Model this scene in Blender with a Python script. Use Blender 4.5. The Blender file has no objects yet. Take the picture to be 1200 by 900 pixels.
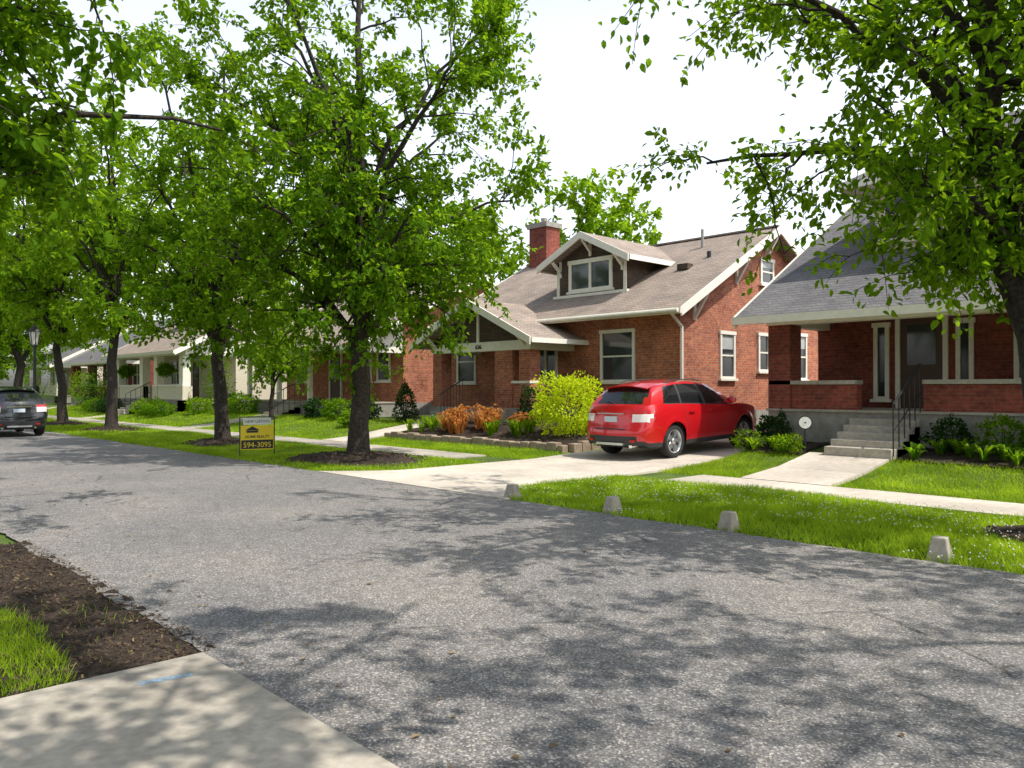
import bpy, bmesh, math, random
import numpy as np
from mathutils import Vector, Matrix
random.seed(7)
SC = bpy.context.scene
COL = SC.collection

# ------------------------------------------------------------------ materials
def new_mat(name, rough=0.8, color=(0.5,0.5,0.5), metallic=0.0, spec=0.5, coat=0.0):
    m = bpy.data.materials.new(name); m.use_nodes = True
    b = m.node_tree.nodes["Principled BSDF"]
    b.inputs["Base Color"].default_value = (*color,1)
    b.inputs["Roughness"].default_value = rough
    b.inputs["Metallic"].default_value = metallic
    b.inputs["Specular IOR Level"].default_value = spec
    b.inputs["Coat Weight"].default_value = coat
    return m, m.node_tree, b
def N(nt, t, **kw):
    n = nt.nodes.new(t)
    for k,v in kw.items(): setattr(n,k,v)
    return n
def ramp(nt, stops):
    r = N(nt,'ShaderNodeValToRGB'); e = r.color_ramp.elements
    e[0].position=stops[0][0]; e[0].color=(*stops[0][1],1)
    e[1].position=stops[-1][0]; e[1].color=(*stops[-1][1],1)
    for p,c in stops[1:-1]:
        x=e.new(p); x.color=(*c,1)
    return r
def noise(nt, vec, scale, detail=4, rough=0.55):
    n = N(nt,'ShaderNodeTexNoise'); n.inputs['Scale'].default_value=scale
    n.inputs['Detail'].default_value=detail; n.inputs['Roughness'].default_value=rough
    nt.links.new(vec, n.inputs['Vector']); return n
def mixc(nt, mode, fac, a, b):
    m = N(nt,'ShaderNodeMix', data_type='RGBA', blend_type=mode)
    if isinstance(fac,(int,float)): m.inputs[0].default_value=fac
    else: nt.links.new(fac,m.inputs[0])
    for i,s in ((6,a),(7,b)):
        if isinstance(s,tuple): m.inputs[i].default_value=(*s,1)
        else: nt.links.new(s,m.inputs[i])
    return m.outputs[2]
def bump(nt, b, h, strength, dist=0.01):
    n = N(nt,'ShaderNodeBump'); n.inputs['Strength'].default_value=strength
    n.inputs['Distance'].default_value=dist
    nt.links.new(h,n.inputs['Height']); nt.links.new(n.outputs[0], b.inputs['Normal'])
def noisy(name, c1, c2, scale, rough=0.85, bs=0.3, bd=0.01, detail=4, big=None, spec=0.3):
    m,nt,b = new_mat(name, rough, spec=spec)
    tc = N(nt,'ShaderNodeTexCoord').outputs['Object']
    n = noise(nt,tc,scale,min(detail,4))
    r = ramp(nt,[(0.3,c1),(0.7,c2)]); nt.links.new(n.outputs[0], r.inputs[0])
    out = r.outputs[0]
    if big:
        n2 = noise(nt,tc,big[0],3); r2 = ramp(nt,[(0.35,(big[1],)*3),(0.65,(1,1,1))])
        nt.links.new(n2.outputs[0], r2.inputs[0]); out = mixc(nt,'MULTIPLY',1.0,out,r2.outputs[0])
    nt.links.new(out,b.inputs['Base Color'])
    if bs>0: bump(nt,b,n.outputs[0],bs,bd)
    return m

def mat_asphalt():
    m,nt,b = new_mat('asphalt', 0.8, spec=0.3)
    tc = N(nt,'ShaderNodeTexCoord').outputs['Object']
    v = N(nt,'ShaderNodeTexVoronoi'); v.inputs['Scale'].default_value=100; nt.links.new(tc,v.inputs['Vector'])
    r = ramp(nt,[(0.0,(0.092,0.092,0.098)),(0.5,(0.165,0.162,0.164)),(0.85,(0.25,0.24,0.232)),(1.0,(0.46,0.43,0.40))])
    sep = N(nt,'ShaderNodeSeparateColor'); nt.links.new(v.outputs['Color'],sep.inputs[0])
    nt.links.new(sep.outputs[0], r.inputs[0])
    n2 = noise(nt,tc,0.45,4); r2 = ramp(nt,[(0.3,(0.84,0.84,0.86)),(0.7,(1.3,1.23,1.15))]); nt.links.new(n2.outputs[0],r2.inputs[0])
    c = mixc(nt,'MULTIPLY',1.0,r.outputs[0],r2.outputs[0])
    nd = noise(nt,tc,1.3,3)
    vm = N(nt,'ShaderNodeMixRGB'); vm.inputs[0].default_value=0.22; nt.links.new(tc,vm.inputs[1]); nt.links.new(nd.outputs['Color'],vm.inputs[2])
    v2 = N(nt,'ShaderNodeTexVoronoi', feature='DISTANCE_TO_EDGE'); v2.inputs['Scale'].default_value=0.33; nt.links.new(vm.outputs[0],v2.inputs['Vector'])
    r3 = ramp(nt,[(0.0,(0.35,0.35,0.35)),(0.006,(1,1,1))]); nt.links.new(v2.outputs['Distance'],r3.inputs[0])
    r4 = ramp(nt,[(0.48,(0,0,0)),(0.56,(1,1,1))]); nt.links.new(nd.outputs[0],r4.inputs[0])
    c2 = mixc(nt,'MULTIPLY',r4.outputs[0],c,r3.outputs[0])
    n5 = noise(nt,tc,6,3,0.7); r5 = ramp(nt,[(0.40,(0.80,0.78,0.76)),(0.55,(1,1,1))]); nt.links.new(n5.outputs[0],r5.inputs[0])
    c3 = mixc(nt,'MULTIPLY',0.7,c2,r5.outputs[0])
    nt.links.new(c3,b.inputs['Base Color'])
    bump(nt,b,v.outputs['Distance'],0.45,0.003)
    return m

def mat_brick(name, c1, c2, mortar, rough=0.85):
    m,nt,b = new_mat(name, rough, spec=0.25)
    tc = N(nt,'ShaderNodeTexCoord').outputs['Object']
    s = N(nt,'ShaderNodeSeparateXYZ'); nt.links.new(tc,s.inputs[0])
    a = N(nt,'ShaderNodeMath',operation='ADD'); nt.links.new(s.outputs[0],a.inputs[0]); nt.links.new(s.outputs[1],a.inputs[1])
    cb = N(nt,'ShaderNodeCombineXYZ'); nt.links.new(a.outputs[0],cb.inputs[0]); nt.links.new(s.outputs[2],cb.inputs[1])
    br = N(nt,'ShaderNodeTexBrick'); nt.links.new(cb.outputs[0],br.inputs['Vector'])
    br.inputs['Scale'].default_value=1.0; br.inputs['Brick Width'].default_value=0.215; br.inputs['Row Height'].default_value=0.075
    br.inputs['Mortar Size'].default_value=0.008; br.inputs['Mortar Smooth'].default_value=0.3; br.inputs['Bias'].default_value=-0.1
    br.inputs['Color1'].default_value=(*c1,1); br.inputs['Color2'].default_value=(*c2,1); br.inputs['Mortar'].default_value=(*mortar,1)
    n = noise(nt,tc,1.1,3,0.65); r = ramp(nt,[(0.3,(0.66,0.62,0.62)),(0.5,(1,1,1)),(0.72,(1.3,1.2,1.1))]); nt.links.new(n.outputs[0],r.inputs[0])
    n2 = noise(nt,cb.outputs[0],9,2); r2 = ramp(nt,[(0.35,(0.65,0.6,0.6)),(0.6,(1.15,1.15,1.15))]); nt.links.new(n2.outputs[0],r2.inputs[0])
    c = mixc(nt,'MULTIPLY',1.0,br.outputs['Color'],r.outputs[0]); c = mixc(nt,'MULTIPLY',0.7,c,r2.outputs[0])
    nt.links.new(c,b.inputs['Base Color'])
    iv = N(nt,'ShaderNodeMath',operation='SUBTRACT'); iv.inputs[0].default_value=1; nt.links.new(br.outputs['Fac'],iv.inputs[1])
    bump(nt,b,iv.outputs[0],0.5,0.01)
    return m
def mat_shingle(name, c1, c2):
    m,nt,b = new_mat(name, 0.9, spec=0.25)
    tc = N(nt,'ShaderNodeTexCoord').outputs['Object']
    s = N(nt,'ShaderNodeSeparateXYZ'); nt.links.new(tc,s.inputs[0])
    cb = N(nt,'ShaderNodeCombineXYZ'); 
    a = N(nt,'ShaderNodeMath',operation='ADD'); nt.links.new(s.outputs[0],a.inputs[0]); 
    nt.links.new(a.outputs[0],cb.inputs[0]); nt.links.new(s.outputs[2],cb.inputs[1]); nt.links.new(s.outputs[1],a.inputs[1])
    br = N(nt,'ShaderNodeTexBrick'); nt.links.new(cb.outputs[0],br.inputs['Vector'])
    br.inputs['Scale'].default_value=1.0; br.inputs['Brick Width'].default_value=0.30; br.inputs['Row Height'].default_value=0.068
    br.inputs['Mortar Size'].default_value=0.006; br.inputs['Color1'].default_value=(*c1,1); br.inputs['Color2'].default_value=(*c2,1)
    br.inputs['Mortar'].default_value=tuple(x*0.45 for x in c1)+(1,)
    n = noise(nt,tc,1.5,3,0.7); r = ramp(nt,[(0.3,(0.75,0.75,0.76)),(0.7,(1.15,1.12,1.1))]); nt.links.new(n.outputs[0],r.inputs[0])
    n2= noise(nt,tc,30,2); r2 = ramp(nt,[(0.3,(0.8,0.8,0.8)),(0.7,(1.15,1.15,1.15))]); nt.links.new(n2.outputs[0],r2.inputs[0])
    c = mixc(nt,'MULTIPLY',1.0,br.outputs['Color'],r.outputs[0]); c = mixc(nt,'MULTIPLY',1.0,c,r2.outputs[0])
    nt.links.new(c,b.inputs['Base Color']); bump(nt,b,n2.outputs[0],0.3,0.01)
    return m
def mat_leaf(name, dark, light, trans, tmix=0.45, patch=0, pl=.72, ph=1.25):
    m = bpy.data.materials.new(name); m.use_nodes=True; nt=m.node_tree; nt.nodes.clear()
    out = N(nt,'ShaderNodeOutputMaterial'); g = N(nt,'ShaderNodeNewGeometry')
    r = ramp(nt,[(0.0,dark),(1.0,light)]); nt.links.new(g.outputs['Random Per Island'],r.inputs[0])
    r2 = ramp(nt,[(0.0,tuple(x*.75 for x in trans)),(1.0,tuple(min(.95,x*1.2) for x in trans))]); nt.links.new(g.outputs['Random Per Island'],r2.inputs[0])
    c=r.outputs[0]; ct=r2.outputs[0]
    if patch:
        tc = N(nt,'ShaderNodeTexCoord').outputs['Object']
        n = noise(nt,tc,patch,3); r3 = ramp(nt,[(0.32,(pl*.95,pl*1.05,pl)),(0.68,(ph,ph*.94,ph*.9))]); nt.links.new(n.outputs[0],r3.inputs[0])
        c = mixc(nt,'MULTIPLY',1.0,c,r3.outputs[0]); ct = mixc(nt,'MULTIPLY',1.0,ct,r3.outputs[0])
    p = N(nt,'ShaderNodeBsdfDiffuse'); nt.links.new(c,p.inputs[0])
    t = N(nt,'ShaderNodeBsdfTranslucent'); nt.links.new(ct,t.inputs[0])
    mx = N(nt,'ShaderNodeMixShader'); mx.inputs[0].default_value=tmix
    nt.links.new(p.outputs[0],mx.inputs[1]); nt.links.new(t.outputs[0],mx.inputs[2]); nt.links.new(mx.outputs[0],out.inputs[0])
    return m
def mat_paint(name,c):
    m,nt,b = new_mat(name,0.32,c,metallic=0.2,spec=0.5,coat=1.0)
    b.inputs['Coat Roughness'].default_value=0.04
    return m

M={}
M['asphalt']=mat_asphalt()
M['concrete']=noisy('concrete',(0.35,0.31,0.26),(0.50,0.45,0.38),14,0.9,0.25,0.004,8,big=(0.9,0.68))
M['concrete2']=noisy('driveway_concrete',(0.52,0.455,0.38),(0.66,0.58,0.49),9,0.9,0.2,0.004,8,big=(0.7,0.72))
M['ground']=noisy('lawn_soil',(0.06,0.095,0.014),(0.12,0.19,0.025),3,1,0.5,0.03,8,big=(0.5,0.6))
M['mulch']=noisy('mulch',(0.020,0.014,0.010),(0.075,0.05,0.035),28,1,1.0,0.03,8,big=(2.0,0.5))
M['chip']=noisy('mulch_chip',(0.03,0.02,0.014),(0.12,0.08,0.05),5,1,0,0.01)
M['dryleaf']=noisy('dry_leaf',(0.10,0.06,0.03),(0.26,0.19,0.10),5,1,0,0.01)
M['bark']=noisy('bark',(0.014,0.011,0.009),(0.062,0.05,0.04),22,0.95,1.0,0.02,8)
M['brick']=mat_brick('brick_wall',(0.46,0.16,0.078),(0.33,0.10,0.056),(0.34,0.26,0.21))
M['brick_d']=mat_brick('dark_brick_wall',(0.25,0.058,0.04),(0.175,0.042,0.03),(0.16,0.10,0.08))
M['shingle']=mat_shingle('roof_shingle',(0.35,0.285,0.235),(0.29,0.238,0.20))
M['shingle_g']=mat_shingle('roof_shingle_grey',(0.18,0.173,0.175),(0.146,0.142,0.148))
M['shake']=mat_shingle('brown_shake',(0.11,0.08,0.06),(0.08,0.058,0.045))
M['white']=noisy('white_paint',(0.72,0.68,0.59),(0.82,0.78,0.69),6,0.6,0.05,0.002,4)
M['cream']=noisy('cream_paint',(0.60,0.52,0.37),(0.70,0.62,0.46),5,0.7,0.05,0.002,4)
M['stucco']=noisy('stucco',(0.60,0.54,0.42),(0.70,0.64,0.51),12,0.95,0.3,0.006,6)
M['found']=noisy('foundation',(0.22,0.205,0.185),(0.34,0.315,0.28),7,0.95,0.3,0.01,6)
M['stone']=noisy('edging_stone',(0.22,0.16,0.12),(0.38,0.30,0.22),5,0.95,0.5,0.02,6)
M['glass'],_,_=new_mat('window_glass',0.06,(0.035,0.042,0.045),spec=0.7)
M['blind']=noisy('window_blind',(0.35,0.37,0.36),(0.45,0.46,0.45),3,0.5,0,0.01)
M['black'],_,_=new_mat('black_metal',0.45,(0.015,0.015,0.016))
M['door'],_,_=new_mat('door_paint',0.5,(0.07,0.03,0.02))
M['leaf']=mat_leaf('pear_leaf',(0.030,0.084,0.008),(0.085,0.18,0.013),(0.36,0.58,0.015),0.45)
M['leaf_l']=mat_leaf('light_leaf',(0.065,0.145,0.010),(0.14,0.26,0.018),(0.47,0.68,0.02),0.47)
M['leaf_y']=mat_leaf('maple_leaf',(0.42,0.55,0.015),(0.56,0.70,0.025),(0.8,0.93,0.03),0.38)
M['leaf_d']=mat_leaf('evergreen_leaf',(0.014,0.042,0.012),(0.036,0.075,0.02),(0.06,0.14,0.02),0.2)
M['leaf_o']=mat_leaf('orange_leaf',(0.42,0.14,0.04),(0.56,0.28,0.08),(0.7,0.3,0.06),0.3)
M['grass']=mat_leaf('grass_blade',(0.18,0.31,0.016),(0.32,0.48,0.035),(0.62,0.86,0.04),0.43,patch=1.3,pl=.6,ph=1.2)
M['clover'],_,_=new_mat('clover_flower',0.8,(0.75,0.75,0.68))
M['red']=mat_paint('red_car_paint',(0.58,0.006,0.012))
M['blk']=mat_paint('black_car_paint',(0.012,0.013,0.016))
M['trim'],_,_=new_mat('car_trim',0.6,(0.03,0.03,0.032))
M['tire'],_,_=new_mat('tyre_rubber',0.85,(0.018,0.018,0.018))
M['alloy'],_,_=new_mat('alloy_wheel',0.28,(0.68,0.68,0.70),metallic=0.85)
M['cglass'],_,_=new_mat('car_glass',0.03,(0.012,0.014,0.016),spec=0.9,coat=0.5)
M['tail'],_,_=new_mat('tail_light',0.12,(0.45,0.01,0.012),coat=1)
M['lamp'],_,_=new_mat('clear_light',0.1,(0.75,0.70,0.68),coat=1)
M['chrome'],_,_=new_mat('chrome',0.12,(0.8,0.8,0.8),metallic=1)
M['plate'],_,_=new_mat('plate',0.4,(0.55,0.62,0.70))
M['syellow'],_,_=new_mat('sign_yellow',0.5,(0.80,0.60,0.02))
M['sblack'],_,_=new_mat('sign_black',0.5,(0.015,0.015,0.015))
M['swhite'],_,_=new_mat('sign_white',0.5,(0.74,0.74,0.72))
M['blue'],_,_=new_mat('blue_spray_paint',0.9,(0.22,0.32,0.42))

# ------------------------------------------------------------------ mesh helpers
def empty(name, loc=(0,0,0)):
    e = bpy.data.objects.new(name,None); e.location=loc; e.empty_display_size=0.3; COL.objects.link(e); return e
class MB:
    def __init__(s): s.v=[]; s.f=[]; s.m=[]; s.mats=[]
    def mi(s,k):
        if k not in s.mats: s.mats.append(k)
        return s.mats.index(k)
    def add(s,verts,faces,k):
        o=len(s.v); s.v+= [tuple(p) for p in verts]; i=s.mi(k)
        for f in faces: s.f.append(tuple(o+a for a in f)); s.m.append(i)
    def box(s,x0,x1,y0,y1,z0,z1,k):
        v=[(x,y,z) for z in (z0,z1) for y in (y0,y1) for x in (x0,x1)]
        s.add(v,[(0,2,3,1),(4,5,7,6),(0,1,5,4),(2,6,7,3),(0,4,6,2),(1,3,7,5)],k)
    def prism(s,poly,vec,k):
        n=len(poly); vec=Vector(vec); a=[Vector(p) for p in poly]; b=[p+vec for p in a]
        fs=[tuple(range(n)),tuple(range(2*n-1,n-1,-1))]+[(i,(i+1)%n,n+(i+1)%n,n+i) for i in range(n)]
        s.add(a+b,fs,k)
    def board(s,p0,p1,w,h,k,up=(0,0,1)):
        p0=Vector(p0);p1=Vector(p1);d=(p1-p0).normalized();u=Vector(up)
        if abs(d.dot(u))>0.98: u=Vector((0,1,0))
        r=d.cross(u).normalized(); u=r.cross(d)
        c=[-r*w/2-u*h/2, r*w/2-u*h/2, r*w/2+u*h/2, -r*w/2+u*h/2]
        s.prism([p0+q for q in c], p1-p0, k)
    def cyl(s,p0,p1,r0,r1,n,k):
        p0=Vector(p0);p1=Vector(p1);d=(p1-p0).normalized();u=Vector((0,0,1)) if abs(d.z)<0.95 else Vector((1,0,0))
        a=d.cross(u).normalized();b=d.cross(a)
        R=[(math.cos(2*math.pi*i/n),math.sin(2*math.pi*i/n)) for i in range(n)]
        v=[p0+(a*c+b*t)*r0 for c,t in R]+[p1+(a*c+b*t)*r1 for c,t in R]
        s.add(v,[(i,(i+1)%n,n+(i+1)%n,n+i) for i in range(n)]+[tuple(range(n)),tuple(range(2*n-1,n-1,-1))],k)
    def build(s,name,parent=None,smooth=False,bevel=0,fix=True):
        me=bpy.data.meshes.new(name); me.from_pydata(s.v,[],s.f)
        for k in s.mats: me.materials.append(M[k])
        me.polygons.foreach_set('material_index',s.m)
        if fix:
            bm=bmesh.new(); bm.from_mesh(me); bmesh.ops.recalc_face_normals(bm,faces=bm.faces); bm.to_mesh(me); bm.free()
        if smooth:
            me.polygons.foreach_set('use_smooth',[True]*len(me.polygons))
            try: me.set_sharp_from_angle(angle=math.radians(smooth if smooth is not True else 35))
            except Exception: pass
        o=bpy.data.objects.new(name,me); COL.objects.link(o)
        if parent: o.parent=parent
        if bevel:
            b=o.modifiers.new('bevel','BEVEL'); b.width=bevel; b.segments=2; b.limit_method='ANGLE'
        return o

def np_mesh(name, V, groups, mats, parent=None, smooth=False):
    me=bpy.data.meshes.new(name); V=np.asarray(V,dtype=np.float32)
    me.vertices.add(len(V)); me.vertices.foreach_set('co',V.ravel())
    nl=sum(f.size for f,_ in groups); npg=sum(len(f) for f,_ in groups)
    me.loops.add(nl); me.polygons.add(npg)
    me.loops.foreach_set('vertex_index',np.concatenate([f.ravel() for f,_ in groups]).astype(np.int32))
    ls=[];st=0;mi=[];sm=[]
    for f,i in groups:
        k=f.shape[1]; ls.append(st+np.arange(len(f))*k); st+=f.size; mi.append(np.full(len(f),i))
        sm.append(np.full(len(f), smooth and k==4 and i==0))
    me.polygons.foreach_set('loop_start',np.concatenate(ls).astype(np.int32))
    me.polygons.foreach_set('material_index',np.concatenate(mi).astype(np.int32))
    me.polygons.foreach_set('use_smooth',np.concatenate(sm).astype(bool))
    for k in mats: me.materials.append(M[k])
    me.update(calc_edges=True); me.validate()
    o=bpy.data.objects.new(name,me); COL.objects.link(o)
    if parent: o.parent=parent
    return o

# ------------------------------------------------------------------ terrain
def sstep(t): t=np.clip(t,0,1); return t*t*(3-2*t)
DX0,DX1=-12.7,-9.25
def hz(x,y):
    x=np.asarray(x,float);y=np.asarray(y,float)
    base=sstep((y-12.6)/4.2)*0.45
    und=0.025*np.sin(x*0.9+1)*np.sin(y*1.3)*sstep((y-8.0)/1.0)*(1-sstep((y-11)/0.4)) 
    drive=np.clip((y-12.6)*0.035,0,0.35)
    d=np.maximum(DX0-x,x-DX1); f=sstep(d/0.5)
    z=base*f+drive*(1-f)
    inside=sstep((y-7.9)/0.4)*0.03*(1-sstep((y-11.0)/0.3))*f
    return z+und*f+inside
def hzf(x,y): return float(hz(x,y))
xs=np.concatenate([[-600,-350,-200,-130,-90],np.arange(-70,10,0.45),[14,20,30,60,120,300,600]])
ys=np.concatenate([[-600,-300,-120,-50,-20,-8,-3],np.arange(0,20,0.2),[22,26,32,45,70,120,250,600]])
X,Y=np.meshgrid(xs,ys,indexing='ij'); Z=hz(X,Y)-0.012
V=np.stack([X,Y,Z],-1).reshape(-1,3); nx,ny=len(xs),len(ys)
I=np.arange(nx*ny).reshape(nx,ny)
F=np.stack([I[:-1,:-1],I[1:,:-1],I[1:,1:],I[:-1,1:]],-1).reshape(-1,4)
np_mesh('ground',V,[(F,0)],['ground'],smooth=True)

V=[];rng=np.random.default_rng(3)
rx=np.concatenate([[-400,-250,-150,-100],np.arange(-80,12,0.12),[20,60,200]])
RY0,RY1=1.97,7.85
ja=0;jb=0
for x in rx:
    ja=ja*0.85+rng.normal()*0.014; jb=jb*0.85+rng.normal()*0.016
    yy=RY0+(ja if x<-4.8 else 0); y1=RY1+jb
    for t in np.linspace(0,1,5):
        y=yy+(y1-yy)*t; V.append((x,y,0.012+0.03*(1-(2*t-1)**2)*0.6))
I=np.arange(len(rx)*5).reshape(len(rx),5)
F=np.stack([I[:-1,:-1],I[1:,:-1],I[1:,1:],I[:-1,1:]],-1).reshape(-1,4)
np_mesh('road',V,[(F,0)],['asphalt'],smooth=True)
mb=MB(); x=-120.0
while x<14:
    x1=x+1.49
    if not (x1>DX0-0.2 and x<DX1+0.2):
        z=0.022
        mb.box(x,x1-0.015,11.35,12.6,-0.05,z+random.uniform(-.003,.003),'concrete2' if x>-9 else 'concrete')
    x=x1
mb.build('sidewalk',bevel=0.006)
mb=MB()
def dflare(y): return 0.9*max(0,(9.2-y)/1.35)**1.5 if y<9.2 else 0
yy=[7.8,8.2,8.7,9.3,11.3,12.65,15.6,18.6,21.6,24.6,27.6,31]
for a,b in zip(yy[:-1],yy[1:]):
    g=0.012 if a>9 else 0
    for (u0,u1) in ((0,0.5),(0.5,1)):
        def xx(u,y): return (DX0-dflare(y))+u*((DX1+dflare(y))-(DX0-dflare(y)))
        gu=0.006 if a>9 else 0
        n=4
        for k in range(n):
            ya=a+(b-a)*k/n; yb=a+(b-a)*(k+1)/n - (g if k==n-1 else 0)
            p=[(xx(u0,ya)+(gu if u0 else 0),ya),(xx(u1,ya)-(0 if u0 else gu),ya),(xx(u1,yb)-(0 if u0 else gu),yb),(xx(u0,yb)+(gu if u0 else 0),yb)]
            hd=lambda y: max(0,min(0.35,(y-12.6)*0.035))
            mb.prism([(q[0],q[1],hd(q[1])+0.026) for q in p],(0,0,-0.06),'concrete2')
mb.build('driveway')
mb=MB()
mb.box(-4.75,-1.6,-0.6,1.955,-0.05,0.028,'concrete'); mb.box(-1.585,1.6,-0.6,1.955,-0.05,0.027,'concrete')
mb.box(-4.75,-1.6,-4.0,-0.62,-0.05,0.028,'concrete'); mb.box(-1.585,1.6,-4.0,-0.62,-0.05,0.027,'concrete')
o=mb.build('driveway_apron',bevel=0.006)
mb=MB(); rr=random.Random(5)
for i in range(300):
    t=rr.random(); w=rr.gauss(0,.4); 
    if abs(w)>1: continue
    cx=-4.47+.06*t+.055*w; cy=1.50+.26*t+.018*rr.gauss(0,1); s=rr.uniform(.002,.009)*(1.3-abs(w))
    a=rr.uniform(0,3); ca,sa=math.cos(a)*s,math.sin(a)*s; z=.0300+.000004*i
    mb.add([(cx-ca,cy-sa,z),(cx+sa,cy-ca,z),(cx+ca,cy+sa,z),(cx-sa,cy+ca,z)],[(0,1,2,3)],'blue')
mb.build('paint_mark')
mb=MB()
y=12.62
while y<15.2:
    y1=min(y+1.3,15.3)
    mb.prism([(-7.5,y,hzf(-7.5,y)+.03),(-5.9,y,hzf(-6,y)+.03),(-5.9,y1-.015,hzf(-6,y1)+.03),(-7.5,y1-.015,hzf(-7.5,y1)+.03)],(0,0,-0.1),'concrete2'); y=y1
y=12.62
while y<16.8:
    y1=min(y+1.2,17)
    mb.prism([(-21.8,y,hzf(-21,y)+.03),(-20.6,y,hzf(-21,y)+.03),(-20.6,y1-.015,hzf(-21,y1)+.03),(-21.8,y1-.015,hzf(-21,y1)+.03)],(0,0,-0.1),'concrete2'); y=y1
for xx0 in (-33.0,-47.0,-62):
    y=12.62
    while y<16.6:
        y1=y+1.2
        mb.prism([(xx0,y,hzf(xx0,y)+.03),(xx0+1.2,y,hzf(xx0,y)+.03),(xx0+1.2,y1-.015,hzf(xx0,y1)+.03),(xx0,y1-.015,hzf(xx0,y1)+.03)],(0,0,-0.1),'concrete2'); y=y1
mb.build('footpath')

def chips(P,rng,s):
    n=len(P); d=rng.normal(size=(n,3))*[1,1,0.35]; d/=np.linalg.norm(d,axis=1)[:,None]
    e=np.cross(d,rng.normal(size=(n,3))*[.3,.3,1]); e/=np.linalg.norm(e,axis=1)[:,None]
    L=s*rng.uniform(.4,1.2,(n,1)); W=L*0.35
    V=np.stack([P-d*L-e*W,P+d*L-e*W,P+d*L+e*W,P-d*L+e*W],1).reshape(-1,3)
    return V,np.arange(4*n).reshape(n,4)
def mulch_disk(cx,cy,r,seed,hgt=0.10,sx=1.0):
    rng=np.random.default_rng(seed); V=[];na=36;nr=9
    ph=rng.uniform(0,6,4)
    for i in range(nr):
        t=i/(nr-1)
        for j in range(na):
            a=2*math.pi*j/na; rr=r*t*(1+0.12*math.sin(3*a+ph[0])+0.07*math.sin(7*a+ph[1]))
            x=cx+rr*math.cos(a)*sx; y=cy+rr*math.sin(a)
            z=hzf(x,y)+hgt*(1-t**2)+0.012+rng.normal()*0.012*(t<0.99) - (0.03 if i==nr-1 else 0)
            V.append((x,y,z))
    I=np.arange(nr*na).reshape(nr,na)
    F=np.stack([I[:-1],np.roll(I,-1,1)[:-1],np.roll(I,-1,1)[1:],I[1:]],-1).reshape(-1,4)
    n=int(500*r*r); a=rng.uniform(0,2*np.pi,n); q=np.sqrt(rng.uniform(0,1.1,n)); 
    x=cx+r*q*np.cos(a)*sx; y=cy+r*q*np.sin(a); P=np.stack([x,y,hz(x,y)+hgt*np.clip(1-q**2,0,1)+0.025],-1)
    Vc,Fc=chips(P,rng,0.035)
    V=np.array(V); 
    return np_mesh('mulch_bed',np.concatenate([V,Vc]),[(F,0),(Fc+len(V),1)],['mulch','chip'])
def mulch_rect(x0,x1,y0,y1,seed,hgt,dens,cs=.025,step=.15,amp=.01):
    rng=np.random.default_rng(seed); nx=max(3,int((x1-x0)/step)); ny=max(3,int((y1-y0)/step))
    xs=np.linspace(x0,x1,nx);ys=np.linspace(y0,y1,ny); X,Y=np.meshgrid(xs,ys,indexing='ij')
    Z=hz(X,Y)+hgt+rng.normal(size=X.shape)*amp
    V=np.stack([X,Y,Z],-1).reshape(-1,3); I=np.arange(nx*ny).reshape(nx,ny)
    F=np.stack([I[:-1,:-1],I[1:,:-1],I[1:,1:],I[:-1,1:]],-1).reshape(-1,4)
    n=int((x1-x0)*(y1-y0)*dens); x=rng.uniform(x0,x1,n);y=rng.uniform(y0,y1+.03,n)
    Vc,Fc=chips(np.stack([x,y,hz(x,y)+hgt+0.008+rng.uniform(0,.01,n)],-1),rng,cs)
    h=len(Fc)*9//10
    return np_mesh('mulch_bed',np.concatenate([V,Vc]),[(F,0),(Fc[:h]+len(V),1),(Fc[h:]+len(V),2)],['mulch','chip','dryleaf'],smooth=True)
TREES=[(-15.2,9.7),(-22.2,9.7),(-32.0,9.7),(-38.4,9.7),(-46.5,9.7),(-55,9.7),(-64,9.7)]
for i,(tx,ty) in enumerate(TREES[:4]): mulch_disk(tx,ty,1.35 if i==0 else 1.0,20+i,0.14,1.25)
mulch_disk(-2.1,9.9,.75,31,0.08)
mulch_rect(-9.5,-4.77,-1.0,2.06,40,0.008,900,.014,.07,.009)
mulch_rect(-20.4,-13.0,14.1,17.2,41,0.06,60)
mulch_rect(-5.8,3,15.0,16.4,42,0.02,60)
mulch_rect(-9.0,-7.6,15.0,16.4,43,0.02,60)
mb=MB(); x=-20.4
while x<-13.0:
    w=random.uniform(.28,.5); z=hzf(x+.2,14.0)
    mb.box(x,min(x+w-.02,-12.98),13.92+random.uniform(-.02,.02),14.12,z-.05,z+random.uniform(.13,.19),'stone'); x+=w
y=14.15
while y<17:
    w=random.uniform(.3,.5); z=hzf(-12.6,y)
    mb.box(-13.02,-12.82,y,y+w-.02,z-.1,hzf(-13.4,y)+.14,'stone'); y+=w
mb.build('stone_edging',bevel=0.02)

# ------------------------------------------------------------------ grass
def noise2(x,y,s,seed=0):
    return (np.sin(x*s+seed)+np.sin(y*s*1.3+seed*2.1)+np.sin((x+y)*s*0.7+1.7*seed)+np.sin((x-1.6*y)*s*1.9+seed))/4
def blades(x,y,h,w,rng,dz=0.0):
    n=len(x); z=hz(x,y)-0.012+dz; a=rng.uniform(0,2*np.pi,n); hh=h*rng.uniform(0.45,1.25,n); ww=w*rng.uniform(.7,1.3,n)
    s=np.stack([np.cos(a),np.sin(a),np.zeros(n)],-1)*ww[:,None]/2
    b=rng.uniform(0,2*np.pi,n); l=hh*rng.uniform(.2,1.1,n)
    P=np.stack([x,y,z],-1); tip=P+np.stack([np.cos(b)*l,np.sin(b)*l,hh],-1)
    return np.stack([P-s,P+s,tip],1).reshape(-1,3)
GV=[];CV=[]
rng=np.random.default_rng(11)
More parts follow.
